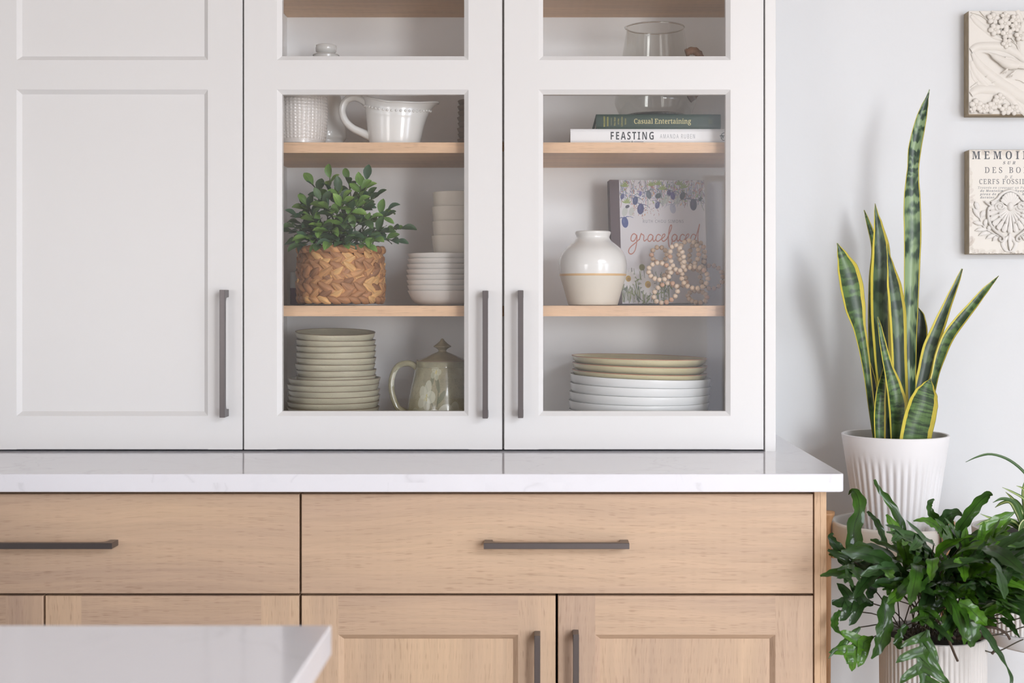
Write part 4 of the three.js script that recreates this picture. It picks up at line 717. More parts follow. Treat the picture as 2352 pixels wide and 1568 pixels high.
{
  const x0 = PX(2226, DF), y1 = PY(343.5, DF), y0 = PY(583, DF), hgt = y1 - y0;
  const t = thing('relief_plaque', 'cream plaster wall plaque with printed heading and scallop shell wreath in relief', 'plaque', [x0 + pw / 2, y0, 0]);
  part(t, 'backing', roundBox(x0, x0 + pw, y0, y1, 0.0005, ZF - 0.001, 0.002), edgeM, 'tan unglazed edge');
  const k = 883 / 152, w = onP(2200, 330, k), S = DF / FOCAL / k, W = 1024, Hh = Math.round(1024 * hgt / pw), q = (x) => (x / k + 2200 - 2226) / (pw / (DF / FOCAL)) * W, qy = (y) => (y / k + 330 - 343.5) / (583 - 343.5) * Hh;
  const face = canvasTex(W, Hh, (c, cw, ch) => {
    c.fillStyle = '#e9e5de'; c.fillRect(0, 0, cw, ch);
    for (let i = 0; i < 160; i++) { const e = hash(i, 1, 4), a = hash(i, 2, 4), x = i % 2 ? e * cw : (e < 0.5 ? e * 60 : cw - (1 - e) * 60), y = i % 2 ? (a < 0.5 ? a * 60 : ch - (1 - a) * 60) : a * ch; c.fillStyle = `rgba(120,98,80,${0.04 + 0.07 * hash(i, 3, 4)})`; c.beginPath(); c.ellipse(x, y, 14 + 36 * hash(i, 5, 4), 8 + 22 * hash(i, 6, 4), a * 6, 0, 7); c.fill(); }
    for (let i = 0; i < 60; i++) { c.fillStyle = 'rgba(70,60,56,.35)'; c.fillRect(hash(i, 8, 1) * cw, ch - 16 + hash(i, 9, 1) * 12, 8 + 30 * hash(i, 7, 1), 4); }
    const mid = cw / 2, put = (s, y, font, gap, col, sx = 1, x) => { c.font = font; c.fillStyle = col; c.textBaseline = 'alphabetic'; let n = -gap; for (const ch2 of s) n += c.measureText(ch2).width + gap; c.save(); c.translate(x ?? mid - n * sx / 2, y); c.scale(sx, 1); spaced(c, s, 0, 0, gap); c.restore(); };
    const ink = '#3d4149';
    put('MEMOIRE', qy(206), 'bold 108px serif', 36, ink, 0.84, q(186)); put('SUR', qy(274), 'italic bold 40px serif', 20, ink, 1, q(598)); put('DES BOIS', qy(388), '76px serif', 23, ink, 0.92, q(356)); put('DE', qy(462), 'italic 36px serif', 26, ink, 1, q(622)); put('CERFS FOSSILES', qy(538), '68px serif', 8, ink, 0.83, q(282));
    const small = '#5d6068'; put('Trouvés en creusant un Puits, dans les', qy(600), 'italic 30px serif', 3, small, 1, q(262)); put('de Montelimar en Dauphiné, à', qy(642), 'italic bold 29px serif', 4, small, 1, q(296)); put('pieux de profondeur, & du mois', qy(686), 'italic bold 29px serif', 4, small, 1, q(296)); put('dernier, &c.', qy(730), 'italic bold 29px serif', 4, small, 1, q(296));
  });
  const fg = roundBox(x0 + 0.0003, x0 + pw - 0.0003, y0 + 0.0003, y1 - 0.0003, ZF - 0.003, ZF, 0.0012); { const p = fg.attributes.position, u = fg.attributes.uv; for (let i = 0; i < p.count; i++) u.setXY(i, (p.getX(i) - x0) / pw, (p.getY(i) - y0) / hgt); }
  part(t, 'face_slab', fg, std({ map: face, color: rgb(0.86, 0.85, 0.83), roughness: 0.5 }));
  const CXs = 688, mir = (f) => [1, -1].forEach((sg) => f((x) => CXs + sg * (x - CXs)));
  // scallop: a fan of ribs from the hinge
  const hinge = [CXs, 850];
  for (let i = 0; i < 15; i++) { const a = (i / 14 - 0.5) * 4.1, len = 330 - 55 * Math.pow(Math.abs(a) / 2.05, 2), bow = a * 22; const pt = (f) => [hinge[0] + Math.sin(a) * len * f * 0.84 + bow * f * f, hinge[1] + 10 + Math.cos(a * 0.9) * len * f]; part(t, 'shell_rib', ridge([0.1, 0.35, 0.65, 0.9, 1].map((f) => w(...pt(f), 0.003 + 0.004 * Math.sin(f * 2.6))), [6, 13, 24, 36, 24].map((v) => v * S), 0.0052, 16, 6), plaster2); }
  for (let i = 0; i < 9; i++) { const a = (i / 8 - 0.5) * 2.0; part(t, 'crest_rib', ridge([0.15, 0.5, 0.85, 1].map((f) => w(hinge[0] + Math.sin(a) * 190 * f * 0.75, hinge[1] - Math.cos(a) * 200 * f, 0.004 + 0.003 * Math.sin(f * 2.4))), [10, 18, 27, 18].map((v) => v * S), 0.005, 14, 6), plaster2); }
  { const g = new THREE.SphereGeometry(1, 20, 14); g.scale(44 * S, 62 * S, 34 * S); const p = w(688, 838, 0.0045); g.translate(p.x, p.y, p.z); part(t, 'hinge_relief', g, plaster2); }
  mir((m) => {
    const spiral = []; for (let i = 0; i <= 40; i++) { const u = i / 40, a = 0.4 + u * 11, rr = 88 * (1 - u * 0.78); spiral.push(w(m(545 + Math.cos(a) * rr * 0.85), 838 + Math.sin(a) * rr * 0.8, 0.005 + 0.003 * u)); }
    part(t, 'scroll_relief', tube(spiral, 15 * S, 70, 8, (u) => 1.1 - 0.4 * u), plaster2);
    part(t, 'frame_relief', tube([[352, 765], [385, 800], [430, 835], [405, 860], [395, 940], [410, 1040], [460, 1130], [540, 1200], [600, 1250], [600, 1290], [565, 1300], [545, 1270], [565, 1250]].map(([x, y]) => w(m(x), y, 0.004)), 17 * S, 60, 8, (u) => 0.55 + 0.6 * Math.sin(Math.PI * u)), plaster2);
    part(t, 'frame_relief', tube([[440, 790], [520, 740], [570, 680], [640, 640], [690, 625]].map(([x, y]) => w(m(x), y, 0.002)), 22 * S, 24, 8), plaster2);
    for (const [x, y] of [[535, 928], [540, 975], [575, 1015], [620, 1055]]) { const b = new THREE.SphereGeometry(14 * S, 10, 8); const p = w(m(x), y, 0.0105); b.translate(p.x, p.y, p.z); part(t, 'pearl_relief', b, plaster2); }
    part(t, 'branch_relief', tube([[540, 1230], [440, 1180], [350, 1120], [300, 1030], [270, 920], [225, 800]].map(([x, y]) => w(m(x), y, 0.002)), 8 * S, 30, 6), plaster2);
    for (const [ax, ay, bx, by2, wd] of [[275, 900, 225, 770, 40], [290, 1000, 195, 860, 38], [300, 1000, 360, 890, 40], [330, 1090, 200, 1050, 34], [350, 1110, 385, 1000, 34], [390, 1150, 225, 1160, 32], [400, 1170, 430, 1090, 34], [430, 1190, 275, 1225, 32], [500, 1220, 370, 1270, 32], [530, 1240, 460, 1300, 30]])
      part(t, 'leaf_relief', ridge([0, 0.35, 0.7, 1].map((f) => w(m(lerp(ax, bx, f)), lerp(ay, by2, f) - 12 * Math.sin(f * 3.14), 0.0022 + 0.0022 * Math.sin(f * 3))), [6, wd * 0.8, wd * 0.75, 3].map((v) => v * S), 0.0045, 12, 6), plaster2);
    part(t, 'leaf_relief', ridge([[690, 1220], [640, 1270], [600, 1330], [640, 1420], [690, 1440]].map(([x, y]) => w(m(x), y, 0.003)), [10, 24, 30, 20, 4].map((v) => v * S), 0.0045, 16, 6), plaster2);
  });
  part(t, 'leaf_relief', ridge([[688, 1200], [688, 1280], [688, 1360], [688, 1430]].map(([x, y]) => w(x, y, 0.0045)), [16, 26, 20, 4].map((v) => v * S), 0.005, 16, 6), plaster2);
}
// ------------------------------------------------------------------ plants beside the cabinet
function flutedPot(parent, x, y0, z, rb, rt, h, wall, flutes, depth, mat, fade) {   // an open pot with flutes on the outside
  const nu = flutes * 8, pos = [], uv = [], idx = [], ring = (f, yf, n) => { for (let j = 0; j <= n; j++) for (let i = 0; i <= nu; i++) { const v = j / n, a = i / nu * Math.PI * 2, [r, y] = f(v, a); pos.push(r * Math.sin(a), y, r * Math.cos(a)); uv.push(i / nu, v); } };
  const tile = (base, n, flip) => { for (let j = 0; j < n; j++) for (let i = 0; i < nu; i++) { const p = base + j * (nu + 1) + i, q = [p, p + 1, p + nu + 1, p + 1, p + nu + 2, p + nu + 1]; idx.push(...(flip ? q.reverse() : q)); } };
  ring((v, a) => { const k = fade ? 1 - THREE.MathUtils.smoothstep(v, fade[0], fade[1]) : v > 0.985 ? 0 : 1; return [lerp(rb, rt, v) - depth * k * Math.pow(Math.abs(Math.cos(a * flutes / 2)), 3), v * h]; }, 0, 24); tile(0, 24, false);
  let b = pos.length / 3; ring((v) => [lerp(rt, rt - wall, v), h + 0.0012 * Math.sin(v * Math.PI)], 0, 4); tile(b, 4, false);
  b = pos.length / 3; ring((v) => [lerp(rt - wall, rb - wall, v), h - v * (h - 0.006)], 0, 6); tile(b, 6, false);
  b = pos.length / 3; ring((v) => [lerp(rb - wall, 0.0001, v), 0.006], 0, 1); tile(b, 1, false);
  b = pos.length / 3; ring((v) => [lerp(0.0001, rb, v), 0], 0, 1); tile(b, 1, false);
  const g = new THREE.BufferGeometry(); g.setAttribute('position', new THREE.Float32BufferAttribute(pos, 3)); g.setAttribute('uv', new THREE.Float32BufferAttribute(uv, 2)); g.setIndex(idx); g.computeVertexNormals(); g.translate(x, y0, z);
  return part(parent, 'pot', g, mat);
}
function disc(parent, name, x, y, z, r, mat, seed) { const g = new THREE.CircleGeometry(r, 48); g.rotateX(-Math.PI / 2); const q = lathe([[0, 0.004], [r * 0.5, 0.003], [r, 0], [r, -0.01], [0, -0.012]], 48); q.translate(x, y, z); return part(parent, name, q, mat); }
// stand with a wide cream dish, holding the snake plant
const SD = 2.6, sx = PX(2056, SD), sz = CAM.z - SD, dishTop = PY(1196, SD), dishBot = PY(1262, SD) + 0.001;
{
  const t = thing('plant_stand', 'wooden plant stand with a wide cream dish, next to the oak end panel', 'plant stand', [sx, 0, sz]), R0 = 146 * SD / FOCAL, h = dishTop - dishBot;
  local(t, 'dish', lathe([[0, dishBot], [R0 - 0.022, dishBot], [R0 - 0.010, dishBot + 0.005], [R0 - 0.002, dishBot + 0.018], [R0, dishBot + 0.034], [R0, dishTop - 0.006], [R0 - 0.002, dishTop - 0.0015], [R0 - 0.006, dishTop], [R0 - 0.010, dishTop - 0.003], [R0 - 0.012, dishTop - 0.02], [R0 - 0.014, dishBot + 0.022], [R0 - 0.028, dishBot + 0.009], [0, dishBot + 0.008]], 96), M.dishCream);
  const legTop = PY(1173, SD);
  for (const deg of [180, 315, 62]) {
    const a = deg * Math.PI / 180, lx = Math.cos(a) * (R0 + 0.0105), lz = Math.sin(a) * (R0 + 0.0105);
    const g = lathe([[0, 0.0005], [0.0065, 0.0008], [0.0095, dishBot - 0.1], [0.0098, dishBot], [0.0098, legTop - 0.03], [0.0108, legTop - 0.02], [0.0138, legTop - 0.012], [0.0165, legTop - 0.007], [0.0165, legTop - 0.001], [0, legTop]], 24);
    g.translate(lx, 0, lz); const u = g.attributes.uv, pp = g.attributes.position; for (let k = 0; k < u.count; k++) u.setXY(k, pp.getY(k), u.getX(k) * 0.06);
    local(t, 'leg', g, M.legWood);
  }
  for (const deg of [180, 315, 62]) { const g = boxUV(new THREE.BoxGeometry(R0, 0.016, 0.012)); g.translate(R0 / 2, dishBot - 0.0085, 0); g.rotateY(-deg * Math.PI / 180); local(t, 'cross_bar', g, M.legWood); }
}
{
  const D = SD, y0 = dishBot + 0.0092, yT = PY(997, D), h = yT - y0, rt = 121 * D / FOCAL, rb = 82 * D / FOCAL;
  const t = thing('snake_plant', 'tall snake plant with yellow-edged banded leaves in white fluted pot', 'plant', [sx, y0, sz]);
  flutedPot(t, sx, y0, sz, rb, rt, h, 0.0055, 42, 0.0036, M.potWhite, [0.62, 0.86]);
  disc(t, 'soil', sx, yT - 0.022, sz, rt - 0.011, M.soil);
  const mk = (mg, dark, light, bands, contrast, seed) => dataTex(192, 768, (u, v) => {
    const x = Math.min(u, 1 - u), wob = 0.02 * (fbm(v * 20, u > 0.5 ? 3 : 9, seed, 3) - 0.5);
    if (x < mg + wob) { const k = 0.94 + 0.12 * fbm(u * 30, v * 20, seed + 3); return x < 0.012 ? [120, 122, 50] : [208 * k, 192 * k, 78 * k]; }
    const zig = v * bands + 0.9 * fbm(u * 9, v * 34, seed, 3) + 0.5 * fbm(u * 2, v * 8, seed + 5, 2), b = fbm(zig, u * 1.7, seed + 9, 2), m = THREE.MathUtils.smoothstep(b, 0.5 - contrast, 0.5 + contrast), st = 0.9 + 0.2 * fbm(u * 40, v * 5, seed + 1, 2);
    return dark.map((c, i) => lerp(c, light[i], m) * st);
  });
  const mats = [
    phys({ map: mk(0.13, [44, 66, 40], [86, 116, 64], 44, 0.2, 3), roughness: 0.38 }), phys({ map: mk(0.06, [34, 58, 40], [128, 152, 110], 40, 0.16, 12), roughness: 0.36 }),
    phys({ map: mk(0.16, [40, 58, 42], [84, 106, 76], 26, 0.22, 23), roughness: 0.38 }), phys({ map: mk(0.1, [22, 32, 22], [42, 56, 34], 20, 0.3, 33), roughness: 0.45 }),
  ];
  const L = [ // material, facing turn, depth at base / tip, [px, py, half width]...
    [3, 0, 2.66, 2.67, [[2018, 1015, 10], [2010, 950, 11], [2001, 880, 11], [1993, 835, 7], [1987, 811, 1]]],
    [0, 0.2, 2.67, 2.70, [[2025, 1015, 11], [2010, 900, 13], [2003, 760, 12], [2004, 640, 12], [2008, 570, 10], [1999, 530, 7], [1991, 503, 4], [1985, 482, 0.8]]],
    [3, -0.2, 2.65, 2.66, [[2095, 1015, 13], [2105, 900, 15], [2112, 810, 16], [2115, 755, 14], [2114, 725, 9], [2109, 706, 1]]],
    [0, 0.25, 2.60, 2.60, [[2012, 1020, 7], [2001, 940, 8], [1992, 870, 9], [1983, 810, 12], [1972, 757, 16], [1959, 705, 27], [1951, 660, 29], [1943, 620, 25], [1933, 588, 13], [1923, 558, 1]]],
    [2, 0.05, 2.63, 2.65, [[2042, 1015, 14], [2034, 920, 18], [2026, 820, 22], [2021, 720, 25], [2021, 640, 25.5], [2021, 570, 20], [2016, 515, 10], [2012, 490, 5], [2010, 467, 0.8]]],
    [2, -0.05, 2.59, 2.63, [[2070, 1015, 16], [2068, 920, 17], [2064, 820, 18], [2060, 720, 20], [2053, 660, 17], [2045, 610, 8], [2040, 580, 2.4], [2039, 560, 0.6]]],
    [1, 0, 2.62, 2.60, [[2092, 1020, 12], [2090, 880, 12], [2089, 780, 15], [2091, 690, 17], [2093, 600, 19], [2094, 540, 20.5], [2093, 490, 21], [2093, 450, 19.5], [2094, 410, 15.5], [2096, 385, 13.5], [2099, 345, 15], [2107, 305, 14], [2115, 272, 12], [2123, 244, 8], [2130, 222, 3], [2135, 205, 0.6]]],
    [2, -0.3, 2.62, 2.63, [[2088, 1015, 13], [2104, 940, 14], [2123, 860, 16], [2137, 800, 17], [2158, 745, 13.5], [2180, 690, 9], [2199, 645, 5.5], [2210, 617, 2]]],
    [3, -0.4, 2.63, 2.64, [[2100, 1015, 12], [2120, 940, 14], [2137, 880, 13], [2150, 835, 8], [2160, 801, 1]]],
    [0, -0.5, 2.61, 2.60, [[2112, 1015, 9], [2133, 930, 9], [2149, 860, 8], [2162, 815, 11], [2180, 772, 12], [2207, 735, 11], [2236, 700, 9], [2260, 670, 7], [2280, 648, 3.5], [2294, 633, 0.6]]],
    [0, 0.1, 2.57, 2.575, [[2020, 1015, 13], [2019, 950, 14], [2022, 900, 12.5], [2029, 858, 6], [2036, 825, 0.8]]],
    [0, 0.15, 2.555, 2.565, [[2058, 1015, 16], [2060, 960, 21], [2058, 925, 22.5], [2050, 885, 19], [2038, 840, 12], [2028, 795, 8.5], [2021, 755, 5], [2016, 727, 1]]],
    [0, -0.05, 2.535, 2.53, [[2098, 1016, 36], [2102, 990, 35], [2110, 955, 36], [2118, 925, 34.5], [2125, 902, 27], [2131, 885, 14], [2137, 869, 1]]],
  ];
  for (const [mi, turn, Da, Db, pts] of L) {
    const n = pts.length, sp = pts.map(([x, y], i) => P(x, y, lerp(Da, Db, i / (n - 1)))), cr = new THREE.CatmullRomCurve3(sp, false, 'centripetal');
    const g = blade(sp, pts.map((p) => p[2] * Da / FOCAL / Math.cos(turn)), { facing: V(Math.sin(turn), 0.0, Math.cos(turn)), cup: 0.42, thick: 0.0028, n: 48, m: 10, wave: (t, s) => 0.1 * s * Math.sin(t * 9 + mi) });
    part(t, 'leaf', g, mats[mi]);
  }
}
// fern with glossy lobed fronds in a tall ribbed planter
const glossTex = (a, b, s) => dataTex(96, 256, (u, v) => { const x = Math.abs(u - 0.5), rib = x < 0.035 ? 0.72 : 1, n = 0.82 + 0.36 * fbm(u * 5, v * 12, s, 3), vein = 1 + 0.08 * Math.sin((v * 26 - x * 10) * 6.283); return a.map((c, i) => lerp(c, b[i], fbm(u * 2, v * 4, s + 4, 2)) * rib * n * vein); });
const fernM = [[[38, 66, 18], [54, 92, 22]], [[28, 52, 20], [44, 74, 26]], [[54, 92, 20], [76, 118, 26]], [[38, 64, 32], [58, 88, 44]]].map(([a, b], i) => phys({ map: glossTex(a, b, 50 + i * 7), roughness: 0.5, specularIntensity: 0.35, clearcoat: 0.32, clearcoatRoughness: 0.1, side: THREE.DoubleSide }));
const FD = 2.25, fx = PX(2142, FD), fz = CAM.z - FD, fernTop = PY(1453, FD);
function lobedFrond(sp, widths, lobes, facing, seed) {
  const r = rng(seed), list = [blade(sp, widths, { facing, cup: 0.18, thick: 0.0006, n: 26, m: 6, wave: (t, s) => 0.22 * s * Math.sin(t * 11 + seed) , edge: (t, sd) => 0.14 * Math.sin(t * 31 + sd * 2 + seed) })];
  const c = new THREE.CatmullRomCurve3(sp, false, 'centripetal'), T = V(), S = V(), N = V();
  for (const [t, side, len, ang, w] of lobes) {
    const p = c.getPoint(t); c.getTangent(t, T); S.crossVectors(T, facing).normalize(); N.crossVectors(S, T);
    const d = T.clone().multiplyScalar(Math.cos(ang)).addScaledVector(S, side * Math.sin(ang)), bendN = (r() - 0.4) * 0.35;
    const pts = [p.clone().addScaledVector(T, -w * 0.3), p.clone().addScaledVector(d, len * 0.45).addScaledVector(N, len * 0.06), p.clone().addScaledVector(d, len * 0.8).addScaledVector(T, len * 0.1).addScaledVector(N, -len * bendN * 0.4), p.clone().addScaledVector(d, len).addScaledVector(T, len * 0.22).addScaledVector(N, -len * bendN)];
    list.push(blade(pts, [w * 1.15, w * 0.95, w * 0.7, w * 0.08], { facing: N.clone(), cup: 0.15, thick: 0.0006, n: 12, m: 4 }));
  }
  return list.length > 1 ? merge(list) : list[0];
}
{
  const t = thing('potted_fern', 'large dark green fern with glossy lobed fronds in tall ribbed grey planter', 'plant', [fx, 0.0005, fz]), rt = 120 * FD / FOCAL;
  flutedPot(t, fx, 0.0005, fz, rt * 0.94, rt, fernTop, 0.005, 64, 0.0022, M.potGrey);
  disc(t, 'soil', fx, fernTop - 0.012, fz, rt - 0.008, M.soil);
  const s = FD / FOCAL, crown = V(fx, fernTop - 0.006, fz), r = rng(2024);
  const stemTo = (p, lift = 0.03) => { const a = crown.clone().add(V((r() - 0.5) * 0.1 + (p.x - fx) * 0.15, 0, (r() - 0.5) * 0.1)), m = a.clone().lerp(p, 0.5).add(V(0, lift, 0)); part(t, 'stem', new THREE.TubeGeometry(new THREE.CatmullRomCurve3([a, m, p]), 8, 0.0011, 5), M.stem); };
  // fronds set where the photograph shows them: material, depth start / end, facing, points with half widths, lobes
  const F = [
    [0, 2.2, 2.27, [0.15, 0.1, 1], [[1962, 1285, 13], [1960, 1240, 19], [1963, 1205, 20], [1973, 1175, 15], [1972, 1150, 16], [1965, 1132, 11], [1956, 1126, 5], [1949, 1136, 1]]],
    [0, 2.28, 2.3, [0.2, 0, 1], [[2078, 1225, 7], [2066, 1195, 10], [2052, 1168, 10], [2036, 1143, 8], [2022, 1128, 5.5], [2013, 1112, 5], [2008, 1101, 3]]],
    [1, 2.24, 2.28, [0.3, 0.1, 1], [[2032, 1250, 8], [2024, 1222, 9], [2012, 1196, 7], [2003, 1186, 7], [1992, 1174, 3]]],
    [0, 2.25, 2.22, [-0.2, 0, 1], [[2198, 1232, 7], [2206, 1210, 12], [2222, 1188, 13], [2240, 1163, 13], [2258, 1144, 12], [2273, 1135, 8], [2280, 1137, 1.5]]],
    [0, 2.3, 2.3, [0.1, 0, 1], [[2162, 1215, 6], [2148, 1190, 10], [2137, 1175, 8], [2134, 1162, 7], [2137, 1152, 6], [2146, 1146, 2]]],
    [3, 2.28, 2.25, [0, 0.4, 1], [[2160, 1225, 8], [2166, 1200, 13], [2178, 1184, 14], [2198, 1178, 10], [2210, 1184, 2]]],
    [0, 2.3, 2.3, [0, 0, 1], [[2182, 1240, 6], [2184, 1218, 9], [2186, 1200, 5], [2187, 1189, 0.8]]],
    [2, 2.2, 2.22, [-0.1, 0.2, 1], [[2222, 1262, 8], [2250, 1235, 15], [2275, 1212, 17], [2302, 1190, 13], [2330, 1176, 2]]],
    [2, 2.24, 2.2, [0, 0.5, 1], [[2166, 1230, 7], [2150, 1208, 9], [2135, 1198, 10], [2118, 1194, 6], [2098, 1196, 1.5]]],
    [3, 2.16, 2.14, [0, 0.6, 1], [[2216, 1240, 8], [2202, 1232, 14], [2190, 1226, 8]]],
    [0, 2.12, 2.08, [0, 0.1, 1], [[2044, 1372, 14], [2034, 1405, 19], [2031, 1440, 19], [2025, 1470, 16], [2013, 1495, 10], [2001, 1512, 2]]],
    [2, 2.12, 2.1, [0.1, 0.3, 1], [[2006, 1462, 3], [1985, 1474, 14], [1966, 1488, 15], [1950, 1508, 14], [1946, 1524, 2]], [[0.3, -1, 0.034, 0.9, 0.010], [0.35, 1, 0.038, 1.2, 0.009], [0.6, 1, 0.034, 0.9, 0.008], [0.7, -1, 0.022, 0.9, 0.008]]],
    [0, 2.06, 2.03, [0, -0.1, 1], [[2132, 1446, 5], [2124, 1474, 13], [2118, 1508, 13], [2120, 1540, 14], [2128, 1575, 13], [2140, 1605, 2]], [[0.12, 1, 0.040, 1.0, 0.0068], [0.17, -1, 0.036, 0.95, 0.0066], [0.34, 1, 0.044, 1.2, 0.0075], [0.36, -1, 0.046, 1.0, 0.0078], [0.56, 1, 0.042, 1.25, 0.0076], [0.54, -1, 0.046, 1.05, 0.0078], [0.78, 1, 0.034, 1.0, 0.0075], [0.74, -1, 0.034, 1.1, 0.007]]],
    [1, 2.14, 2.14, [0, 0.45, 1], [[2006, 1386, 5], [1985, 1384, 11], [1960, 1386, 13], [1935, 1385, 13], [1908, 1384, 6]], [[0.3, 1, 0.032, 1.3, 0.008], [0.4, -1, 0.036, 1.2, 0.009], [0.55, 1, 0.036, 1.2, 0.009], [0.62, -1, 0.03, 1.3, 0.009]]],
    [0, 2.05, 2.03, [0, 0.1, 1], [[2205, 1395, 12], [2217, 1412, 26], [2226, 1432, 28], [2232, 1455, 20], [2230, 1475, 9], [2225, 1482, 7]]],
    [2, 2.04, 2.02, [0.2, 0.2, 1], [[2202, 1384, 8], [2222, 1392, 15], [2240, 1410, 17], [2256, 1425, 13], [2266, 1436, 3]]],
    [2, 2.08, 2.06, [0, 0.2, 1], [[2185, 1395, 12], [2180, 1415, 17], [2178, 1440, 16], [2185, 1462, 4]]],
    [2, 2.12, 2.1, [0, 0.5, 1], [[2258, 1410, 4], [2278, 1402, 11], [2300, 1393, 12], [2318, 1388, 9], [2326, 1386, 3]]],
    [1, 2.2, 2.2, [0.1, 0.2, 1], [[1945, 1295, 12], [1930, 1268, 16], [1914, 1245, 10], [1908, 1230, 6], [1914, 1224, 2]]],
    [3, 2.1, 2.05, [0.2, 0, 1], [[2252, 1438, 6], [2268, 1458, 10], [2283, 1482, 7], [2300, 1508, 6], [2313, 1532, 2], [2322, 1552, 4.5], [2322, 1580, 3]]],
    [0, 2.12, 2.1, [0.2, 0.1, 1], [[1975, 1440, 4], [1955, 1460, 9], [1935, 1478, 8], [1916, 1494, 4], [1903, 1512, 1]]],
    [0, 2.09, 2.07, [0, 0.2, 1], [[2082, 1435, 6], [2068, 1455, 9], [2062, 1475, 10], [2070, 1490, 6]]],
    [1, 2.14, 2.12, [0.1, 0.6, 1], [[2098, 1330, 8], [2060, 1310, 17], [2025, 1296, 18], [1990, 1296, 10], [1968, 1302, 2]]],
    [2, 2.16, 2.12, [0, 0.5, 1], [[2060, 1278, 8], [2085, 1280, 16], [2110, 1296, 14], [2128, 1306, 3]]],
    [3, 2.1, 2.06, [0.2, 0.7, 1], [[1958, 1288, 3], [1978, 1275, 12], [2005, 1282, 15], [2030, 1302, 8], [2044, 1312, 1]]],
    [3, 2.12, 2.1, [0.1, 0.5, 1], [[2230, 1320, 12], [2250, 1300, 13], [2272, 1310, 12], [2290, 1325, 8]]],
    [0, 2.2, 2.18, [0, 0.6, 1], [[2240, 1335, 6], [2275, 1315, 16], [2310, 1320, 17], [2345, 1335, 12], [2368, 1345, 3]]],
    [3, 2.22, 2.2, [0, 0.6, 1], [[2290, 1290, 6], [2315, 1266, 13], [2340, 1254, 14], [2372, 1246, 6]]],
    [0, 2.12, 2.1, [0, 0.3, 1], [[2180, 1370, 6], [2145, 1400, 16], [2125, 1420, 16], [2148, 1422, 3]]],
    [2, 2.1, 2.08, [0, 0.4, 1], [[2150, 1345, 6], [2180, 1352, 14], [2210, 1352, 12], [2236, 1350, 3]]],
    [0, 2.13, 2.1, [0, 0.2, 1], [[1930, 1402, 4], [1918, 1420, 9], [1918, 1440, 8], [1934, 1458, 1]]],
    [1, 2.15, 2.12, [0, 0.2, 1], [[2298, 1420, 5], [2318, 1432, 9], [2330, 1448, 6], [2342, 1464, 1]]],
  ];
  let seed = 1;
  for (const [mi, Da, Db, f, pts, lobes] of F) {
    const n = pts.length, sp = pts.map(([x, y], i) => P(x, y, lerp(Da, Db, i / (n - 1))));
    for (const p of sp) if (p.z < ZB + 0.006) p.x = Math.max(p.x, PX(1898, DB) + 0.008);
    part(t, 'frond', lobedFrond(sp, pts.map((p) => p[2] * Da / FOCAL), lobes ?? [], V(...f), seed++), fernM[mi]); if (sp[0].distanceTo(crown) < 0.34) stemTo(sp[0], 0.015);
  }
  // the mass of fronds between them: sixteen shapes, placed all around the crown
  const shapes = [];
  for (let k = 0; k < 16; k++) {
    const b = 0.1 + 0.7 * r(), L = 1, dx = (r() - 0.5) * 0.3, sp = [V(0, 0, 0), V(-dx * 0.4, 0.3, 0.06), V(dx * 0.3, 0.65, 0.04 - b * 0.12), V(dx * 1.1, L * 0.9, -b * 0.4), V(dx * 1.5, L, -b * 0.62)], w = 0.06 + 0.05 * r();
    const lobes = k % 5 === 0 ? [[0.4, 1, 0.3, 0.9, 0.07], [0.46, -1, 0.32, 0.95, 0.07], [0.65, 1, 0.24, 0.85, 0.06], [0.7, -1, 0.22, 0.9, 0.06]] : [];
    shapes.push(lobedFrond(sp, [0.02, w * 0.8, w * 1.1, w, w * 0.75, 0.02], lobes, V(0, 0, 1), 40 + k));
  }
  let made = 0;
  for (let k = 0; k < 2600 && made < 165; k++) {
    const px = k % 4 ? 1912 + r() * 470 : 2040 + r() * 220, py = k % 4 ? 1205 + r() * 225 : 1260 + r() * 150, D = (k % 3 ? 2.06 : 2.2) + r() * 0.18, ex = (px - 2130) / 235, ey = (py - 1325) / 128;
    if (ex * ex + ey * ey > 1 || py < 1228 || (px > 2215 && py < 1268) || (px > 2060 && px < 2140 && py < 1270 && r() > 0.3) || (px < 2110 && py > 1352) || (px > 1985 && px < 2095 && py > 1250 && py < 1305 && r() > 0.25)) continue;
    const p = P(px, py, D), out = p.clone().sub(crown); out.y *= 0.5; out.normalize();
    const L = 0.07 + r() * 0.06, dir = out.clone().add(V((r() - 0.5) * 1.3, (r() - 0.45) * 1.1, (r() - 0.3) * 0.8)).normalize(), tip = p.clone().addScaledVector(dir, L);
    if ((tip.x < PX(1898, DB) + 0.022 || p.x < PX(1898, DB) + 0.022) && Math.min(p.z, tip.z) < ZB + 0.03) continue;
    if (Math.min(...[p, tip].map((q) => q.x * FOCAL / (CAM.z - q.z) + CX)) < 1930) continue;
    if (tip.z < 0.33 || p.z < 0.35 || (Math.max(tip.x, p.x) > 0.77 && Math.min(tip.z, p.z) < 0.45)) continue;
    const tp = (tip.y - CAM.y) * -FOCAL / (CAM.z - tip.z) + CY; if (tp < 1205 || tp > 1452) continue;
    const face = V((r() - 0.5) * 0.8, 0.75, 0.75 + (r() - 0.5) * 0.6), yA = dir, zA = face.addScaledVector(yA, -face.dot(yA)).normalize(), xA = V().crossVectors(yA, zA);
    const m = new THREE.Mesh(shapes[Math.floor(r() * 16)], fernM[r() > 0.8 ? 2 : r() > 0.75 ? 3 : Math.floor(r() * 2)]); m.name = 'frond'; m.quaternion.setFromRotationMatrix(new THREE.Matrix4().makeBasis(xA, yA, zA)); m.scale.setScalar(L); m.position.copy(p.clone().sub(t.position)); t.add(m);
    if (made % 5 === 0) stemTo(p, 0.02); made++;
  }
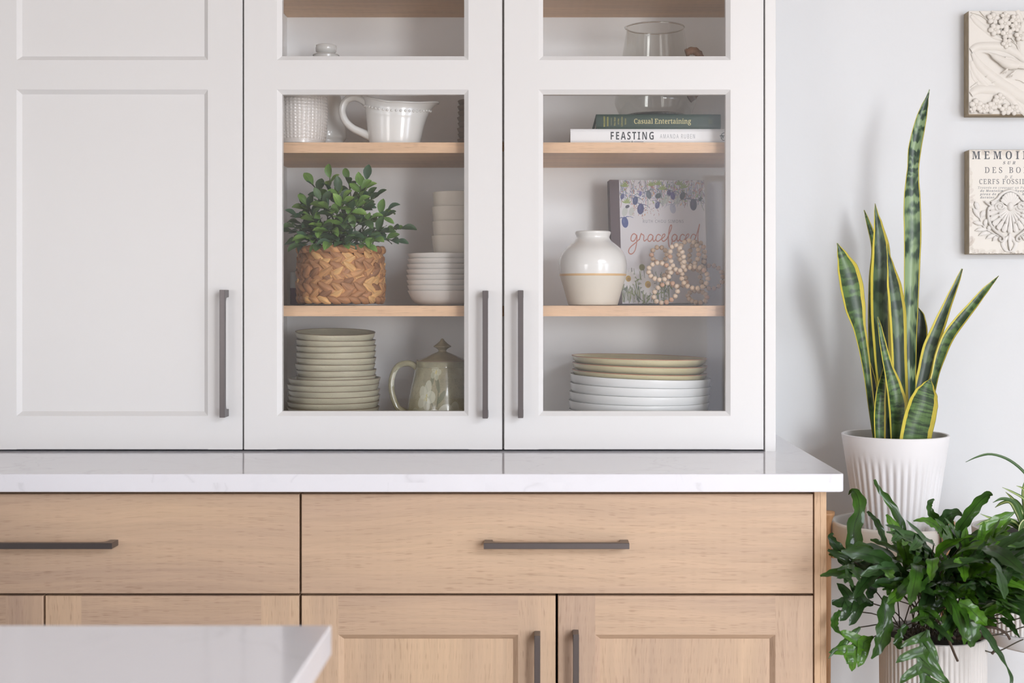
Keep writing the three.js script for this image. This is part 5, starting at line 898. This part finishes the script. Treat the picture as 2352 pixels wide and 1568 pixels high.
  // rhizomes hanging over the rim
  for (const pts of [[[2172, 1450], [2182, 1475], [2192, 1500], [2200, 1518]], [[2270, 1440], [2295, 1445], [2312, 1455], [2320, 1468]], [[2284, 1470], [2286, 1490], [2278, 1502]]]) part(t, 'rhizome', tube([crown.clone().add(V(0.02, 0.012, 0.06)), ...pts.map(([x, y]) => P(x, y, 2.13))], 0.0026, 30, 7, (u) => 1.1 - 0.3 * u), std({ color: rgb(0.075, 0.05, 0.035), roughness: 0.8 }));
  for (const [x, y] of [[2372, 1392], [2380, 1410], [2375, 1432], [2350, 1468]]) part(t, 'stem', tube([crown.clone().add(V(0.05, 0.012, 0.02)), P(2268, y + 28, 2.2), P(x, y, 2.25)], 0.0012, 16, 5), M.stem);
}
// side table with the spider plant
{
  const D = 2.46, tx = PX(2408, D), tz = CAM.z - D, ty = PY(1441, D);
  const st = thing('side_table', 'round white side table under the spider plant', 'table', [tx, 0, tz]), R0 = 147 * D / FOCAL;
  local(st, 'table_top', lathe([[0, ty - 0.024], [R0 - 0.004, ty - 0.024], [R0, ty - 0.02], [R0, ty - 0.003], [R0 - 0.003, ty], [0, ty]], 96), M.stoolWhite);
  local(st, 'column', lathe([[0.03, 0.018], [0.024, 0.06], [0.022, ty - 0.06], [0.035, ty - 0.0245]], 40), M.stoolWhite);
  local(st, 'foot', lathe([[0, 0.0005], [0.1, 0.0005], [0.1, 0.012], [0.03, 0.02], [0, 0.02]], 48), M.stoolWhite);
  const px = PX(2348, D), y0 = ty + 0.0006, yT = PY(1210, D), rt = 112 * D / FOCAL;
  const t = thing('spider_plant', 'spider plant with thin striped arching leaves in grey ribbed pot', 'plant', [px, y0, tz]);
  flutedPot(t, px, y0, tz, rt * 0.86, rt, yT - y0, 0.005, 60, 0.0022, M.potGrey);
  disc(t, 'soil', px, yT - 0.015, tz, rt - 0.009, M.soil);
  const stripe = phys({ map: dataTex(64, 128, (u, v) => { const x = Math.abs(u - 0.5), n = 0.9 + 0.2 * fbm(u * 10, v * 10, 8); return (x < 0.16 ? [176, 186, 120] : [84, 118, 52]).map((c) => c * n); }), roughness: 0.45, side: THREE.DoubleSide });
  const edge = phys({ map: dataTex(64, 128, (u, v) => { const x = Math.abs(u - 0.5), n = 0.9 + 0.2 * fbm(u * 10, v * 10, 8); return (x > 0.32 ? [200, 206, 160] : [88, 116, 62]).map((c) => c * n); }), roughness: 0.45, side: THREE.DoubleSide });
  const dark = phys({ map: glossTex([52, 84, 40], [76, 108, 54], 90), roughness: 0.45, side: THREE.DoubleSide });
  const c0 = [2352, 1222];
  const L = [[dark, 4, [c0, [2376, 1150], [2366, 1106], [2345, 1078], [2310, 1053], [2272, 1043], [2242, 1050], [2218, 1061]], 0], [stripe, 4, [c0, [2380, 1180], [2352, 1146], [2325, 1130], [2302, 1119]], 0], [stripe, 3.5, [c0, [2375, 1160], [2352, 1129], [2340, 1118], [2326, 1112]], 0.02], [stripe, 4.5, [c0, [2358, 1195], [2340, 1160], [2328, 1144], [2318, 1133]], -0.02],
    [stripe, 4.5, [c0, [2330, 1198], [2300, 1191], [2270, 1187], [2244, 1176]], 0.02], [stripe, 5, [c0, [2325, 1196], [2280, 1190], [2250, 1195], [2230, 1200]], 0.03], [dark, 4, [c0, [2300, 1190], [2262, 1205], [2242, 1204], [2233, 1197]], 0.06], [dark, 5.5, [c0, [2343, 1190], [2330, 1158], [2312, 1146], [2292, 1143], [2272, 1150]], 0.02],
    [stripe, 5, [c0, [2338, 1180], [2325, 1156], [2310, 1160], [2298, 1171]], -0.03], [dark, 4.5, [c0, [2350, 1170], [2338, 1152], [2324, 1155]], -0.03], [edge, 6.5, [c0, [2346, 1196], [2330, 1204], [2320, 1222], [2316, 1236]], 0.07], [edge, 5.5, [c0, [2352, 1200], [2342, 1206], [2338, 1224], [2340, 1245]], 0.08], [stripe, 5, [c0, [2322, 1204], [2310, 1200], [2300, 1190]], 0.0],
    [stripe, 5, [c0, [2380, 1190], [2420, 1180], [2450, 1230]], 0.02], [edge, 5, [c0, [2370, 1200], [2390, 1205], [2402, 1240]], 0.08], [dark, 5, [c0, [2370, 1150], [2400, 1120], [2440, 1120]], -0.02], [stripe, 5, [c0, [2358, 1170], [2362, 1130], [2378, 1098]], -0.04]];
  for (const [m, w, pts, dz] of L) { const n = pts.length, sp = pts.map(([x, y], i) => { const p = P(x, y, D - 0.01); p.z += dz * i / (n - 1); return p; }); part(t, 'leaf', blade(sp, [w * 0.7, w, w * 0.95, w * 0.7, 0.6].map((q) => q * D / FOCAL), { facing: V(0, 0.5, 0.87), cup: 0.5, thick: 0.0005, n: 26, m: 4 }), m); }
}

// ------------------------------------------------------------------ shadows for every mesh, then hand over
scene.traverse((o) => { if (o.isMesh) { o.castShadow = true; o.receiveShadow = true; } });
renderer.render(scene, camera);
